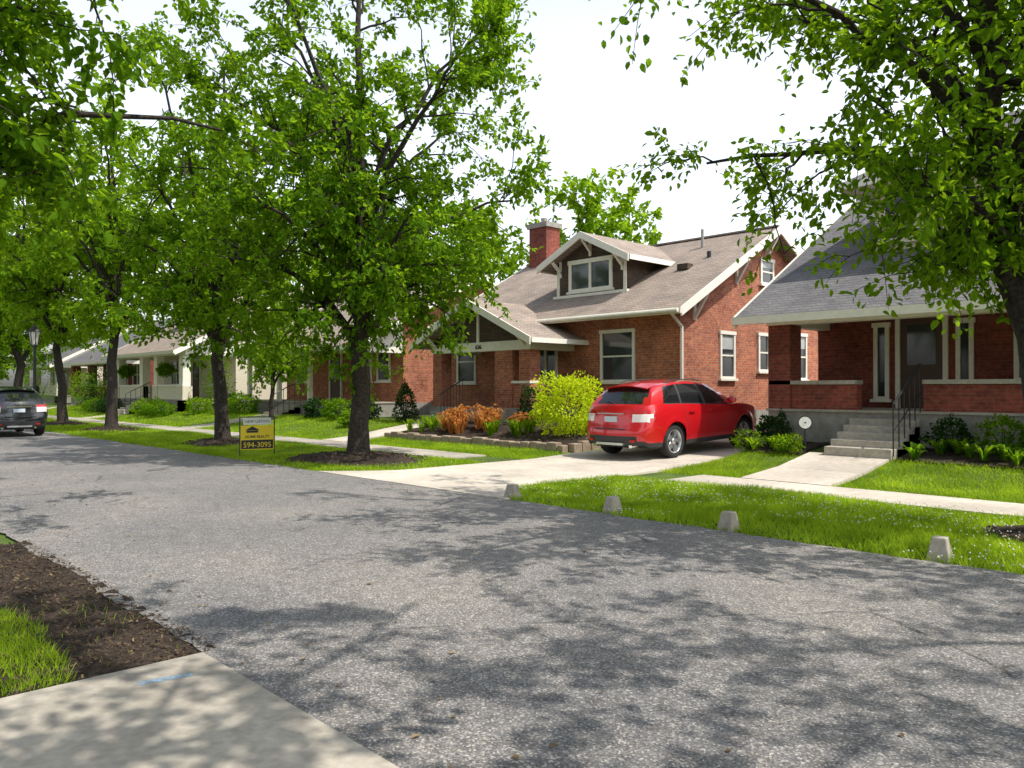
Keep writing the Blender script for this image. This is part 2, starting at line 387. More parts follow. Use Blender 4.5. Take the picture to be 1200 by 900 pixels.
disks=[(tx,ty,(1.35 if i==0 else 1.0)*1.0,1.25) for i,(tx,ty) in enumerate(TREES[:4])]+[(-2.1,9.9,.75,1.0)]
def dfl(y): return np.where(y<9.2,0.9*np.clip((9.2-y)/1.35,0,2)**1.5,0)
def region(x0,x1,y0,y1,dens,h,w,clover=0,mask=None,bare=-0.68):
    n=int((x1-x0)*(y1-y0)*dens); x=rng.uniform(x0,x1,n); y=rng.uniform(y0,y1,n)
    k=np.ones(n,bool)
    for cx,cy,r,sx in disks: k&=((x-cx)/sx)**2+(y-cy)**2>(r*rng.uniform(.85,1.1,n))**2
    k&=(noise2(x,y,2.3,3)+rng.uniform(-1,1,n)*0.8)>bare
    k&=~((x>DX0-dfl(y)-0.02)&(x<DX1+dfl(y)+0.02))
    if mask is not None: k&=mask(x,y)
    x=x[k];y=y[k]; hh=h*(1+0.45*noise2(x,y,1.7,5)+.2*noise2(x,y,7,2))
    GV.append(blades(x,y,hh,w,rng))
    if clover:
        m=int((x1-x0)*(y1-y0)*clover); cx=rng.uniform(x0,x1,m); cy=rng.uniform(y0,y1,m); kk=(noise2(cx,cy,1.1,9)>-0.1)&~((cx>DX0-dfl(cy))&(cx<DX1+dfl(cy)))
        cx=cx[kk];cy=cy[kk]; z=hz(cx,cy)+h*rng.uniform(.75,1.1,len(cx)); P=np.stack([cx,cy,z],-1); q=0.012
        CV.append(np.stack([P+[-q,0,-q*.4],P+[0,-q,q*.4],P+[q,0,-q*.4],P+[0,q,q*.6]],1).reshape(-1,3))
edge=lambda x,y: y>7.86+0.06*noise2(x,y*0,5,2)+0.05*noise2(x,y*0,17,1)
region(-9.9,4,7.75,11.36,2300,0.085,0.013,55,edge)
region(-9.3,4,12.58,15.1,1600,0.065,0.013,0,lambda x,y:~((x>-7.55)&(x<-5.85)))
region(-30,-12.6,7.8,11.37,900,0.075,0.018,8,edge)
region(-62,-30,7.8,11.37,300,0.08,0.03,0,edge)
region(-20.4,-12.9,12.58,13.92,1400,0.07,0.014)
region(-34,-21.85,12.58,16.9,500,0.07,0.02)
region(-62,-34,12.62,16.9,220,0.08,0.035)
def nearmask(x,y):
    return (y<1.32+0.12*noise2(x,y,4,1)) & ((x>-6.7+0.25*noise2(x,y,3,4))|(x<-7.4))
region(-9.5,-4.80,-0.6,1.6,6500,0.07,0.008,0,nearmask)
region(-9.5,-4.80,-0.6,1.95,160,0.06,0.008,0,None,-.2)
region(-14,-9.5,-1.5,1.9,900,0.08,0.015,0)
region(1.65,6,-2,1.9,500,0.07,0.014,0)
V=np.concatenate(GV); nb=len(V)//3; C=np.concatenate(CV); nc=len(C)//4
np_mesh('grass',np.concatenate([V,C]),[(np.arange(nb*3).reshape(nb,3),0),(np.arange(nc*4).reshape(nc,4)+nb*3,1)],['grass','clover'])

# ------------------------------------------------------------------ leaves & trees
def leaves(P,D,size,rng,wr=0.66,up=0.7):
    n=len(P); D=D/np.maximum(np.linalg.norm(D,axis=1),1e-6)[:,None]
    R=rng.normal(size=(n,3)); R[:,2]+=up*2; S=np.cross(D,R); S/=np.maximum(np.linalg.norm(S,axis=1),1e-6)[:,None]
    Nn=np.cross(S,D); L=(size*rng.uniform(.65,1.25,n))[:,None]; W=L*wr*0.5; f=0.25
    b=P; t=P+D*L-Nn*L*0.12
    l1=P+D*L*.28+S*W*.85+Nn*W*f; l2=P+D*L*.66+S*W*.75+Nn*W*f
    r1=P+D*L*.28-S*W*.85+Nn*W*f; r2=P+D*L*.66-S*W*.75+Nn*W*f
    V=np.stack([b,l1,l2,t,r2,r1],1).reshape(-1,3)
    o=np.arange(n)[:,None]*6
    F=np.concatenate([o+[0,1,2,3],o+[0,3,4,5]],0)
    return V,F
class TreeB:
    def __init__(s): s.V=[];s.F=[];s.n=0
    def tube(s,pts,rad,k):
        pts=np.asarray(pts); m=len(pts); T=np.gradient(pts,axis=0); T/=np.linalg.norm(T,axis=1)[:,None]
        ref=np.array([0.31,0.17,0.93]) if abs(T[0,2])<0.9 else np.array([1,0.1,0.])
        A=np.cross(T,ref); A/=np.linalg.norm(A,axis=1)[:,None]; B=np.cross(T,A)
        a=np.arange(k)*2*np.pi/k; C=np.cos(a);S=np.sin(a)
        R=np.asarray(rad)[:,None,None]
        V=pts[:,None,:]+R*(A[:,None,:]*C[None,:,None]+B[:,None,:]*S[None,:,None])
        I=np.arange(m*k).reshape(m,k)+s.n
        s.V.append(V.reshape(-1,3)); s.F.append(np.stack([I[:-1],np.roll(I,-1,1)[:-1],np.roll(I,-1,1)[1:],I[1:]],-1).reshape(-1,4)); s.n+=m*k
def bez(p0,c,p1,m,rng,w):
    t=np.linspace(0,1,m)[:,None]; P=(1-t)**2*p0+2*t*(1-t)*c+t*t*p1
    P[1:-1]+=rng.normal(size=(m-2,3))*w; return P
def make_tree(seed,trunk_h,r0,C,R,nl=9,nb=12,nt=8,nleaf=36,lsize=0.095,leafmat='leaf',lean=(0,0),trunk_top=0.75,spread=0.2,lows=0.0,twl=0.75):
    rng=np.random.default_rng(seed); T=TreeB(); C=np.array(C,float);R=np.array(R,float)
    top=np.array([C[0]*.8,C[1]*.8,C[2]+R[2]*trunk_top])
    hh=top[2]
    m=14; t=np.linspace(0,1,m)
    tr=np.stack([top[0]*t**1.5+lean[0]*np.sin(t*np.pi)*1.0, top[1]*t**1.5+lean[1]*np.sin(t*np.pi), hh*t-0.1],-1)
    tr[2:-1,:2]+=rng.normal(size=(m-3,2))*0.07
    rad=r0*(1-0.88*t)**0.9; rad[0]*=1.55; 
    ti=np.concatenate([[0,.012,.03,.055],t[1:]]); trf=np.stack([np.interp(ti,t,tr[:,i]) for i in range(3)],-1)
    rf=np.interp(ti,t,rad); rf[:4]=r0*np.array([1.7,1.32,1.12,1.04])
    T.tube(trf,rf,12)
    limbs=[(tr[m//3:],rad[m//3:])]
    for i in range(nl):
        u=i/max(1,nl-1); h=trunk_h+(hh*0.55-trunk_h)*u**1.3; tt=(h+0.1)/hh
        p0=np.array([np.interp(tt,t,tr[:,k]) for k in range(3)]); rr=np.interp(tt,t,rad)
        az=i*2.39996+seed; e=rng.uniform(.66,.95)
        zz=C[2]+R[2]*(-0.5+lows*-.3+1.2*u+rng.uniform(-.12,.12)); zz=max(zz,p0[2]+0.4)
        q=math.sqrt(max(0.15,1-min(1,abs((zz-C[2])/R[2]))**2))
        p1=np.array([C[0]+R[0]*e*q*math.cos(az),C[1]+R[1]*e*q*math.sin(az),zz])
        L=np.linalg.norm(p1-p0); c=p0+np.array([math.cos(az)*L*spread,math.sin(az)*L*spread,L*0.5])
        P=bez(p0,c,p1,10,rng,0.05); ra=np.linspace(min(rr*0.62,r0*.5),0.018,10)
        T.tube(P,ra,8); limbs.append((P,ra))
    br=[]
    def clampc(p):
        d=(p-C)/R; l=np.linalg.norm(d)
        return C+R*d/l*min(l,1.0)*1.0 if l>1 else p
    Rm=R.mean()
    for li,(P,ra) in enumerate(limbs):
        nbb=nb if li else int(nb*1.4)
        for j in range(nbb):
            s=rng.uniform(.18,1.0); x=s*(len(P)-1); i0=min(int(x),len(P)-2); p0=P[i0]+(P[i0+1]-P[i0])*(x-i0); r=ra[i0]*.5
            out=(p0-C)/R; d=rng.normal(size=3)*0.8+out*1.0+np.array([0,0,.2]); d/=np.linalg.norm(d)
            L=Rm*rng.uniform(.25,.55)
            p1=clampc(p0+d*L); c=(p0+p1)/2+np.array([0,0,.12*L])
            Q=bez(p0,c,p1,6,rng,0.03); T.tube(Q,np.linspace(max(.012,min(r,.05)),.006,6),4); br.append(Q)
    LP=[];LD=[]
    for Q in br:
        for j in range(nt):
            s=rng.uniform(.15,1.0) if j else 1.0; x=s*(len(Q)-1); i0=min(int(x),len(Q)-2); p0=Q[i0]+(Q[i0+1]-Q[i0])*(x-i0)
            d=rng.normal(size=3)+ (Q[-1]-Q[0])/max(.1,np.linalg.norm(Q[-1]-Q[0]))*.7+np.array([0,0,.05]); d/=np.linalg.norm(d)
            L=rng.uniform(.5,1.1)*twl; p1=p0+d*L-np.array([0,0,.12*L])
            W=np.stack([p0,(p0+p1)/2+[0,0,.06],p1]); T.tube(W,[.007,.005,.003],3)
            k=int(nleaf*rng.uniform(.6,1.3)); u=rng.uniform(.1,1.05,k)[:,None]
            pp=p0+(p1-p0)*u+rng.normal(size=(k,3))*0.065*twl/.75
            dd=d*0.6+rng.normal(size=(k,3))*0.8+np.array([0,0,-.35])
            LP.append(pp);LD.append(dd)
    LP=np.concatenate(LP);LD=np.concatenate(LD)
    Vl,Fl=leaves(LP,LD,lsize,rng)
    Vt=np.concatenate(T.V); Ft=np.concatenate(T.F)
    V=np.concatenate([Vt,Vl])
    o=np_mesh('tree_tmp',V,[(Ft,0),(Fl+len(Vt),1)],['bark',leafmat],smooth=True)
    me=o.data; bpy.data.objects.remove(o); print('tree',seed,len(LP)); return me
def place(name,me,loc,rot=0,sc=1.0,scz=None):
    o=bpy.data.objects.new(name,me); o.location=loc; o.rotation_euler=(0,0,rot); o.scale=(sc,sc,scz or sc); COL.objects.link(o); return o

tA=make_tree(1,2.2,0.225,(0,0,7.1),(3.9,3.9,5.2),nl=15,nb=13,nt=7,nleaf=28,lsize=0.135,lows=.35,lean=(.15,-.1))
tB=make_tree(2,2.3,0.20,(0,0,7.2),(3.9,3.9,4.7),nl=12,nb=11,nt=6,nleaf=25,lsize=0.16,lean=(-.2,.1))
tC=make_tree(5,3.4,0.21,(0,0,8.1),(4.1,4.1,4.5),nl=11,nb=11,nt=6,nleaf=22,lsize=0.20,leafmat='leaf_l',lean=(.2,.15))
place('pear_tree',tA,(TREES[0][0],TREES[0][1],0.05),0.4)
place('pear_tree',tB,(TREES[1][0],TREES[1][1],0.05),1.0)
place('pear_tree',tC,(TREES[2][0],TREES[2][1],0.05),2.0)
place('pear_tree',tC,(TREES[3][0],TREES[3][1],0.05),4.0,0.95)
place('pear_tree',tB,(TREES[4][0],TREES[4][1],0.05),3.0,1.15)
place('pear_tree',tC,(TREES[5][0],TREES[5][1],0.05),5.2,1.1)
place('pear_tree',tB,(TREES[6][0],TREES[6][1],0.05),0.2,1.1)
tR=make_tree(11,2.4,0.18,(-1.1,-0.6,6.6),(3.7,3.5,3.8),nl=12,nb=11,nt=7,nleaf=25,lsize=0.105,lean=(-0.32,-0.30),lows=.9)
place('pear_tree',tR,(-2.1,9.9,0.05),0)
tS=make_tree(12,2.6,0.2,(-0.5,-1.5,7.2),(5.4,5.2,3.0),nl=12,nb=12,nt=6,nleaf=21,lsize=0.14)
place('pear_tree',tS,(4.6,9.8,0.05),0.3)
tN=make_tree(14,2.8,0.2,(0.3,0.9,6.7),(4.9,4.9,3.2),nl=13,nb=13,nt=7,nleaf=26,lsize=0.135)
place('pear_tree',tN,(-11.2,0.3,0),0)
place('pear_tree',tN,(2.1,0.3,0.0),0.25,1.1)
tD=make_tree(21,3.0,0.35,(0,0,9.5),(5.5,5.5,6.5),nl=11,nb=10,nt=5,nleaf=16,lsize=0.42,leafmat='leaf_l',twl=1.2)
bk=[(-36,41,1.0,.3),(-44,37,.9,1),(-52,34,1,2),(-60,40,1.1,3),(-70,34,1,4),(-82,38,1.2,5),(-30.5,36,.62,2.5),(-75,14,.8,3),(-86,10,.9,4),(-98,9,1,5),(-112,5,1.1,.1),(-125,12,1.3,1.1),(-92,-2,1,2)]
coll=empty('background_trees')
for (x,y,s,r) in bk:
    o=place('crown',tD,(x,y,0.3),r,s); o.parent=coll
tE=make_tree(31,1.3,0.10,(0,0,3.6),(1.7,1.7,2.1),nl=8,nb=8,nt=5,nleaf=24,lsize=0.13,leafmat='leaf_l',twl=.55)
place('lawn_tree',tE,(-30.2,15.2,0.3),1)

def shrub(name,x,y,rx,ry,rz,n,ls,mat,z=None,cone=False,seed=0,stems=True):
    rng=np.random.default_rng(int(abs(x*131+y*71)+seed)); z=hzf(x,y) if z is None else z
    d=rng.normal(size=(n,3)); d/=np.linalg.norm(d,axis=1)[:,None]
    q=rng.uniform(.35,1,n)**0.45
    lump=1+0.16*np.sin(d[:,0]*5+x)+0.14*np.sin(d[:,1]*6+y)+0.12*np.sin(d[:,2]*7+x*2)
    P=d*(q*lump)[:,None]*[rx,ry,rz]; P[:,2]+=rz*0.95
    if cone:
        t=np.clip(P[:,2]/(2*rz),0,1); P[:,:2]*=(1.25*(1-t)**0.8+.08)[:,None]
    P+= [x,y,z]
    V,F=leaves(P,d+rng.normal(size=(n,3))*.6,ls,rng,up=.5)
    T=TreeB()
    for i in range(7):
        a=rng.uniform(0,6.28); e=np.array([x+rx*.5*math.cos(a),y+ry*.5*math.sin(a),z+rz*1.2]); b0=np.array([x,y,z-.03])
        T.tube(bez(b0,(b0+e)/2+[0,0,.1*rz],e,5,rng,.01),np.linspace(.018,.006,5),5)
    Vt=np.concatenate(T.V);Ft=np.concatenate(T.F)
    return np_mesh(name,np.concatenate([Vt,V]),[(Ft,0),(F+len(Vt),1)],['bark',mat])
def tufts(name,pts,h,nb,mat,w=0.03,flower=None,arch=.8):
    rng=np.random.default_rng(int(abs(pts[0][0])*100)); V=[];F=[];FV=[];k=0
    for (x,y) in pts:
        z=hzf(x,y)+.04
        for i in range(nb):
            a=rng.uniform(0,6.28); hh=h*rng.uniform(.6,1.15); o=hh*arch*rng.uniform(.4,1); d=np.array([math.cos(a),math.sin(a),0]); s=np.array([-math.sin(a),math.cos(a),0])*w/2
            b0=np.array([x,y,z])+d*rng.uniform(0,.06)
            P=[b0,b0+d*o*.3+[0,0,hh*.6],b0+d*o*.65+[0,0,hh*.9],b0+d*o+[0,0,hh*.78]]
            for t,p in enumerate(P): V+= [p-s*(1,1.1,.8,.15)[t],p+s*(1,1.1,.8,.15)[t]]
            for t in range(3): F.append((k+2*t,k+2*t+1,k+2*t+3,k+2*t+2))
            k+=8
        if flower:
            for i in range(flower):
                a=rng.uniform(0,6.28); FV.append(np.array([x+.25*h*math.cos(a),y+.25*h*math.sin(a),z+h*rng.uniform(.8,1.15)]))
    V=np.array(V);F=np.array(F); g=[(F,0)]; mats=[mat]
    if FV:
        P=np.repeat(np.array(FV),6,0); D=rng.normal(size=P.shape); D[:,2]=abs(D[:,2]); Vl,Fl=leaves(P,D,.10,rng); g.append((Fl+len(V),1)); V=np.concatenate([V,Vl]); mats.append('leaf_o')
    return np_mesh(name,V,g,mats)
shrub('japanese_maple',-14.25,15.5,.90,.90,.82,4200,.085,'leaf_y')
pts=[(-17.9+random.uniform(-.9,.9),15.2+random.uniform(-.5,.5)) for _ in range(16)]
tufts('daylily_clump',pts,.6,26,'leaf_o',.035,5)
pts=[(-16.1+random.uniform(-.7,.7),15.0+random.uniform(-.4,.4)) for _ in range(10)]
tufts('daylily_clump',pts,.45,26,'leaf_l',.035,4)
pts=[(-19.7+random.uniform(-.5,.5),15.0+random.uniform(-.5,.5)) for _ in range(7)]
tufts('daylily_clump',pts,.4,24,'leaf_l',.035,0)
shrub('evergreen_shrub',-22.6,16.3,.42,.42,.72,1500,.08,'leaf_d',cone=True)
shrub('evergreen_shrub',-17.0,17.0,.5,.5,.62,1600,.08,'leaf_d')
shrub('evergreen_shrub',-8.35,15.7,.24,.24,.38,800,.05,'leaf_d',cone=True)
for i,(x,y,r,h,m) in enumerate([(-25,16.2,.5,.35,'leaf_d'),(-26.6,16.1,.6,.4,'leaf'),(-28.3,16.2,.55,.38,'leaf_d'),(-34.8,16.1,.7,.5,'leaf'),(-36.5,16.2,.7,.45,'leaf_d'),(-38.5,15.6,.6,.4,'leaf_l'),(-40.8,14.6,.7,.4,'leaf'),(-42.6,14.6,.7,.4,'leaf_l'),(-48.5,14.6,.8,.4,'leaf_d'),(-50.8,14.6,.8,.4,'leaf'),(-53,15.5,1.1,1.3,'leaf_d'),(-55,15.5,1.0,1.0,'leaf'),(-24,15.0,.35,.25,'leaf_l'),(-39.6,17,.7,1.5,'leaf'),(-58,16,1.2,1.2,'leaf_l'),(-70,16,1.6,1.6,'leaf')]):
    shrub('bush',x,y,r,r,h,1100,.11,m)
pts=[(x,15.35+random.uniform(-.3,.4)) for x in np.arange(-5.5,3,.27)]
tufts('hosta_plants',pts,.28,24,'leaf',.055,0,1.1)
pts=[(x,15.3+random.uniform(-.2,.4)) for x in np.arange(-8.9,-7.7,.25)]
tufts('hosta_plants',pts,.26,24,'leaf_l',.05,0,1.1)
shrub('bush',-7.9,15.1,.28,.25,.2,600,.05,'leaf_l'); shrub('bush',-8.9,15.3,.35,.3,.22,700,.05,'leaf')
for (x,y,r,h,m) in ((-5.2,16.05,.38,.30,'leaf_d'),(-4.3,15.95,.45,.36,'leaf'),(-3.4,15.9,.5,.34,'leaf_d'),(-2.5,15.95,.45,.38,'leaf'),(-1.6,15.9,.5,.35,'leaf_l'),(-.6,15.95,.5,.38,'leaf_d'),(.4,15.9,.5,.36,'leaf'),(-8.8,16.1,.3,.28,'leaf_d')):
    shrub('bush',x,y,r,r*.7,h,900,.075,m)
shrub('bush',-13.6,17.6,.4,.4,.3,900,.07,'leaf'); shrub('bush',-12.95,19.0,.25,.4,.3,500,.07,'leaf_l')

# ------------------------------------------------------------------ houses
def wbox(mb,face,pos,a0,a1,b0,b1,z0,z1,k):
    if face=='-Y': mb.box(a0,a1,pos-b1,pos-b0,z0,z1,k)
    elif face=='+X': mb.box(pos+b0,pos+b1,a0,a1,z0,z1,k)
def window(mb,face,pos,a0,a1,z0,z1,nv=1,rail=True,fk='white',fw=.09,blind=0.0,sill=True,lites=0):
    W=wbox
    W(mb,face,pos,a0,a0+fw,0,.055,z0,z1,fk); W(mb,face,pos,a1-fw,a1,0,.055,z0,z1,fk)
    W(mb,face,pos,a0-.03,a1+.03,0,.07,z1,z1+fw*1.2,fk)
    W(mb,face,pos,a0+fw,a1-fw,0,.053,z0,z0+fw*.7,fk)
    if sill: W(mb,face,pos,a0-.06,a1+.06,0,.11,z0-.07,z0,fk)
    ia0,ia1=a0+fw,a1-fw; iz0,iz1=z0+fw*.7,z1
    W(mb,face,pos,ia0,ia1,0.001,.008,iz0,iz1,'glass')
    if blind>0:
        W(mb,face,pos,ia0+.01,ia1-.01,.009,.012,iz1-(iz1-iz0)*blind,iz1-.01,'blind')
    for i in range(1,nv):
        c=ia0+(ia1-ia0)*i/nv; W(mb,face,pos,c-.05,c+.05,.008,.05,iz0,iz1,fk)
    if rail: c=(iz0+iz1)/2; W(mb,face,pos,ia0,ia1,.013,.04,c-.025,c+.025,fk)
    if lites:
        tot=nv*lites
        for i in range(1,tot):
            if i%lites==0: continue
            c=ia0+(ia1-ia0)*i/tot; W(mb,face,pos,c-.012,c+.012,.013,.03,iz0,iz1,fk)
def roof_pair(mb,x0,x1,ye,ze,yr,zr,yb,zb,k,t=.14):
    mb.prism([(x0,ye,ze),(x1,ye,ze),(x1,yr,zr),(x0,yr,zr)],(0,0,-t),k)
    mb.prism([(x0,yr+.002,zr),(x1,yr+.002,zr),(x1,yb,zb),(x0,yb,zb)],(0,0,-t),k)
def rakes(mb,x0,x1,ye,ze,yr,zr,yb,zb,k,h=.24):
    for x,dx in ((x0-.052,.05),(x1+.002,.05)):
        mb.prism([(x,ye,ze+.015),(x,yr,zr+.015),(x,yr,zr-h),(x,ye,ze-h)],(dx,0,0),k)
        mb.prism([(x,yr+.003,zr+.015),(x,yb,zb+.015),(x,yb,zb-h),(x,yr+.003,zr-h)],(dx,0,0),k)
    mb.prism([(x0-.05,ye-.07,ze+.0),(x1+.05,ye-.07,ze+.0),(x1+.05,ye-.07,ze-.17),(x0-.05,ye-.07,ze-.17)],(0,.068,0),k)

H=empty('brick_house',(-18.7,24,0))
def hb(name,mb,parent,**kw):
    o=mb.build(name,None,**kw); o.parent=parent; o.matrix_parent_inverse=Matrix.Translation(-Vector(parent.location)); return o
XL,XR,YF,YB=-24.0,-13.4,19.3,29.0; YE,ZE,YRG,ZRG=18.6,3.84,24.15,6.85; sl=(ZRG-ZE)/(YRG-YE); YBE=29.7; ZBE=ZE
rz=lambda y: ZE+sl*(y-YE)
mb=MB(); mb.prism([(XL,YF,.9),(XL,YB,.9),(XL,YB,rz(YF)-.15),(XL,YRG,ZRG-.15),(XL,YF,rz(YF)-.15)],(XR-XL,0,0),'brick')
hb('walls',mb,H)
mb=MB(); mb.box(XL-.02,XR+.02,YF-.02,YB+.02,0,.9,'found'); hb('foundation',mb,H)
mb=MB(); roof_pair(mb,XL-.5,-12.9,YE,ZE,YRG,ZRG,YBE,ZBE,'shingle'); mb.board((XL-.5,YRG,ZRG+.01),(-12.9,YRG,ZRG+.01),.25,.05,'shingle'); hb('roof',mb,H)
mb=MB(); rakes(mb,XL-.5,-12.9,YE,ZE,YRG,ZRG,YBE,ZBE,'white')
mb.prism([(XL-.5,YE+.01,ZE-.145),(-12.9,YE+.01,ZE-.145),(-12.9,YF,rz(YF)-.145),(XL-.5,YF,rz(YF)-.145)],(0,0,-.02),'white')
for y in (20.0,22.3,24.15,26,28.3):
    zt=(rz(y) if y<=YRG else rz(2*YRG-y))-.2
    mb.board((XR+.0,y,zt-.06),(-12.92,y,zt-.06),.10,.12,'white'); mb.board((XR+.03,y,zt-.75),(-12.98,y,zt-.12),.09,.09,'white'); mb.box(XR,XR+.06,y-.05,y+.05,zt-.8,zt-.1,'white')
mb.cyl((XL-.5,YE-.12,ZE-.08),(-12.9,YE-.12,ZE-.08),.06,.06,8,'white')
mb.cyl((-13.15,YE-.1,ZE-.12),(-13.25,YF-.12,ZE-.5),.045,.045,8,'white'); mb.cyl((-13.25,YF-.12,ZE-.5),(-13.25,YF-.12,.5),.045,.045,8,'white')
hb('trim',mb,H)
mb=MB()
window(mb,'-Y',YF,-16.35,-15.0,1.8,3.3,1,True,blind=0.0)
window(mb,'+X',XR,21.35,22.2,1.9,3.25,1,True,blind=.35); window(mb,'+X',XR,23.6,24.3,2.15,3.3,1,True); window(mb,'+X',XR,26.0,26.9,1.9,3.4,1,True,blind=.3)
window(mb,'+X',XR,23.75,24.6,5.0,5.75,1,True,blind=.3)
window(mb,'-Y',YF,-23.4,-22.3,1.8,3.3,1,True)
hb('windows',mb,H)
mb=MB()
dx0,dx1,dy=-19.1,-16.1,20.25; dc=-17.6; dze,dzr=5.78,6.75; ds=(dzr-dze)/2.0
mb.prism([(dx0,dy,4.55),(dx1,dy,4.55),(dx1,dy,dze+ds*.5-.12),(dc,dy,dzr-.12),(dx0,dy,dze+ds*.5-.12)],(0,3.4,0),'shake'); hb('dormer',mb,H)
mb=MB()
for sx,xe in ((-1,-19.6),(1,-15.6)):
    mb.prism([(xe,19.75,dze),(dc,19.75,dzr),(dc,24.0,dzr),(xe,24.0,dze)],(0,0,-.12),'shingle')
hb('dormer_roof',mb,H)
mb=MB()
for xe in (-19.6,-15.6):
    mb.prism([(xe,19.70,dze+.015),(dc,19.70,dzr+.015),(dc,19.70,dzr-.22),(xe,19.70,dze-.22)],(0,.048,0),'white')
    mb.prism([(xe,19.75,dze-.0),(xe,22.2,dze-.0),(xe,22.2,dze-.16),(xe,19.75,dze-.16)],(-.05 if xe<dc else .05,0,0),'white')
    s=1 if xe>dc else -1
    for q in (1.35,):
        mb.board((dc+s*q,dy+.0,dze+ds*(2-q)-.55),(dc+s*q,19.8,dze+ds*(2-q)-.2),.08,.08,'white'); mb.box(dc+s*q-.04,dc+s*q+.04,dy-.05,dy-.0,dze+ds*(2-q)-.7,dze+ds*(2-q)-.14,'white')
mb.board((dc,dy-.0,dzr-.62),(dc,19.8,dzr-.22),.08,.08,'white'); mb.box(dc-.045,dc+.045,dy-.05,dy,dzr-.75,dzr-.14,'white')
mb.box(dx0-.12,dx1+.12,dy-.12,dy-.0,4.62,4.76,'white')
mb.box(dx0-.02,dx0+.1,dy-.03,dy-.001,4.76,dze,'white'); mb.box(dx1-.1,dx1+.02,dy-.03,dy-.001,4.76,dze,'white')
hb('dormer_trim',mb,H)
mb=MB(); window(mb,'-Y',dy,-18.55,-16.65,4.86,5.78,2,False,lites=0,blind=0.0,fw=.12); hb('dormer_window',mb,H)
mb=MB(); px0,px1,pc,pzE,pzR=-22.9,-16.9,-19.9,3.12,4.5
for xe in (px0,px1): mb.prism([(xe,16.75,pzE),(pc,16.75,pzR),(pc,20.1,pzR),(xe,20.1,pzE)],(0,0,-.12),'shingle')
hb('porch_roof',mb,H)
mb=MB()
for xe in (px0,px1):
    mb.prism([(xe,16.70,pzE+.015),(pc,16.70,pzR+.015),(pc,16.70,pzR-.22),(xe,16.70,pzE-.22)],(0,.048,0),'white')
    mb.prism([(xe,16.75,pzE),(xe,19.3,pzE),(xe,19.3,pzE-.15),(xe,16.75,pzE-.15)],(-.05 if xe<pc else .05,0,0),'white')
mb.prism([(-22.3,17.32,3.1),(-17.5,17.32,3.1),(-17.5,17.32,3.32),(pc,17.32,4.36),(-22.3,17.32,3.32)],(0,.06,0),'shake')
mb.box(-22.35,-17.45,17.27,17.6,2.8,3.1,'white'); mb.box(-17.8,-17.45,17.6,19.28,2.8,3.1,'white'); mb.box(-22.35,-22.0,17.6,19.28,2.8,3.1,'white')
mb.box(pc-.05,pc+.05,17.26,17.319,3.1,4.25,'white')
for s in (-1,1): mb.board((pc+s*2.2,17.3,2.95),(pc+s*2.2,16.8,3.35),.09,.09,'white')
hb('porch_trim',mb,H)
mb=MB()
mb.box(-22.4,-17.4,17.2,19.28,.3,.98,'found')
for a,b in ((-22.32,-21.85),(-19.1,-18.3),(-17.98,-17.5)): mb.box(a,b,17.3,17.75,.98,2.8,'brick')
mb.box(-18.3,-17.98,17.35,17.65,.98,1.75,'brick'); mb.box(-17.9,-17.55,17.75,19.28,.98,1.75,'brick')
mb.box(-18.32,-17.48,17.28,17.72,1.752,1.83,'white')
for i in range(4): mb.box(-21.8,-20.6,16.2+.28*i,17.2,.4,.55+.145*i-.03*(i==3),'found')
hb('porch',mb,H)
mb=MB(); mb.box(-20.6,-19.7,YF-.05,YF-.001,.98,3.0,'door'); mb.box(-20.72,-20.6,YF-.09,YF-.001,.98,3.1,'white'); mb.box(-19.7,-19.58,YF-.09,YF-.001,.98,3.1,'white'); mb.box(-20.72,-19.58,YF-.09,YF-.001,3.1,3.2,'white')
window(mb,'-Y',YF,-19.3,-18.2,1.5,2.95,2,False)
hb('front_door',mb,H)
mb=MB()
for yy_ in np.arange(16.25,17.2,.13): mb.cyl((-20.55,yy_,.55+.5*(yy_-16.2)),(-20.55,yy_,1.4+.5*(yy_-16.2)),.012,.012,5,'black')
mb.cyl((-20.55,16.2,1.4),(-20.55,17.25,1.92),.02,.02,6,'black'); hb('stair_railing',mb,H)
mb=MB(); mb.box(-24.1,-23.1,23.8,24.6,5.5,8.3,'brick_d'); mb.box(-24.18,-23.02,23.72,24.68,8.3,8.5,'found'); mb.cyl((-23.6,24.2,8.5),(-23.6,24.2,8.75),.13,.13,8,'found')
hb('chimney',mb,H)
mb=MB(); mb.cyl((-15.2,23.2,6.2),(-15.2,23.2,6.95),.05,.05,8,'found'); mb.cyl((-14.3,22.2,5.6),(-14.3,22.2,5.98),.07,.07,8,'black'); mb.box(-14.9,-14.5,21.3,21.6,rz(21.4),rz(21.4)+.18,'shake'); hb('roof_vents',mb,H)
cu=bpy.data.curves.new('number','FONT'); cu.body='636'; cu.size=.2; cu.extrude=.008; cu.materials.append(M['sblack'])
o=bpy.data.objects.new('house_number',cu); COL.objects.link(o); o.location=Vector((-20.0,17.25,2.88))-Vector(H.location); o.rotation_euler=(math.radians(90),0,0); o.parent=H

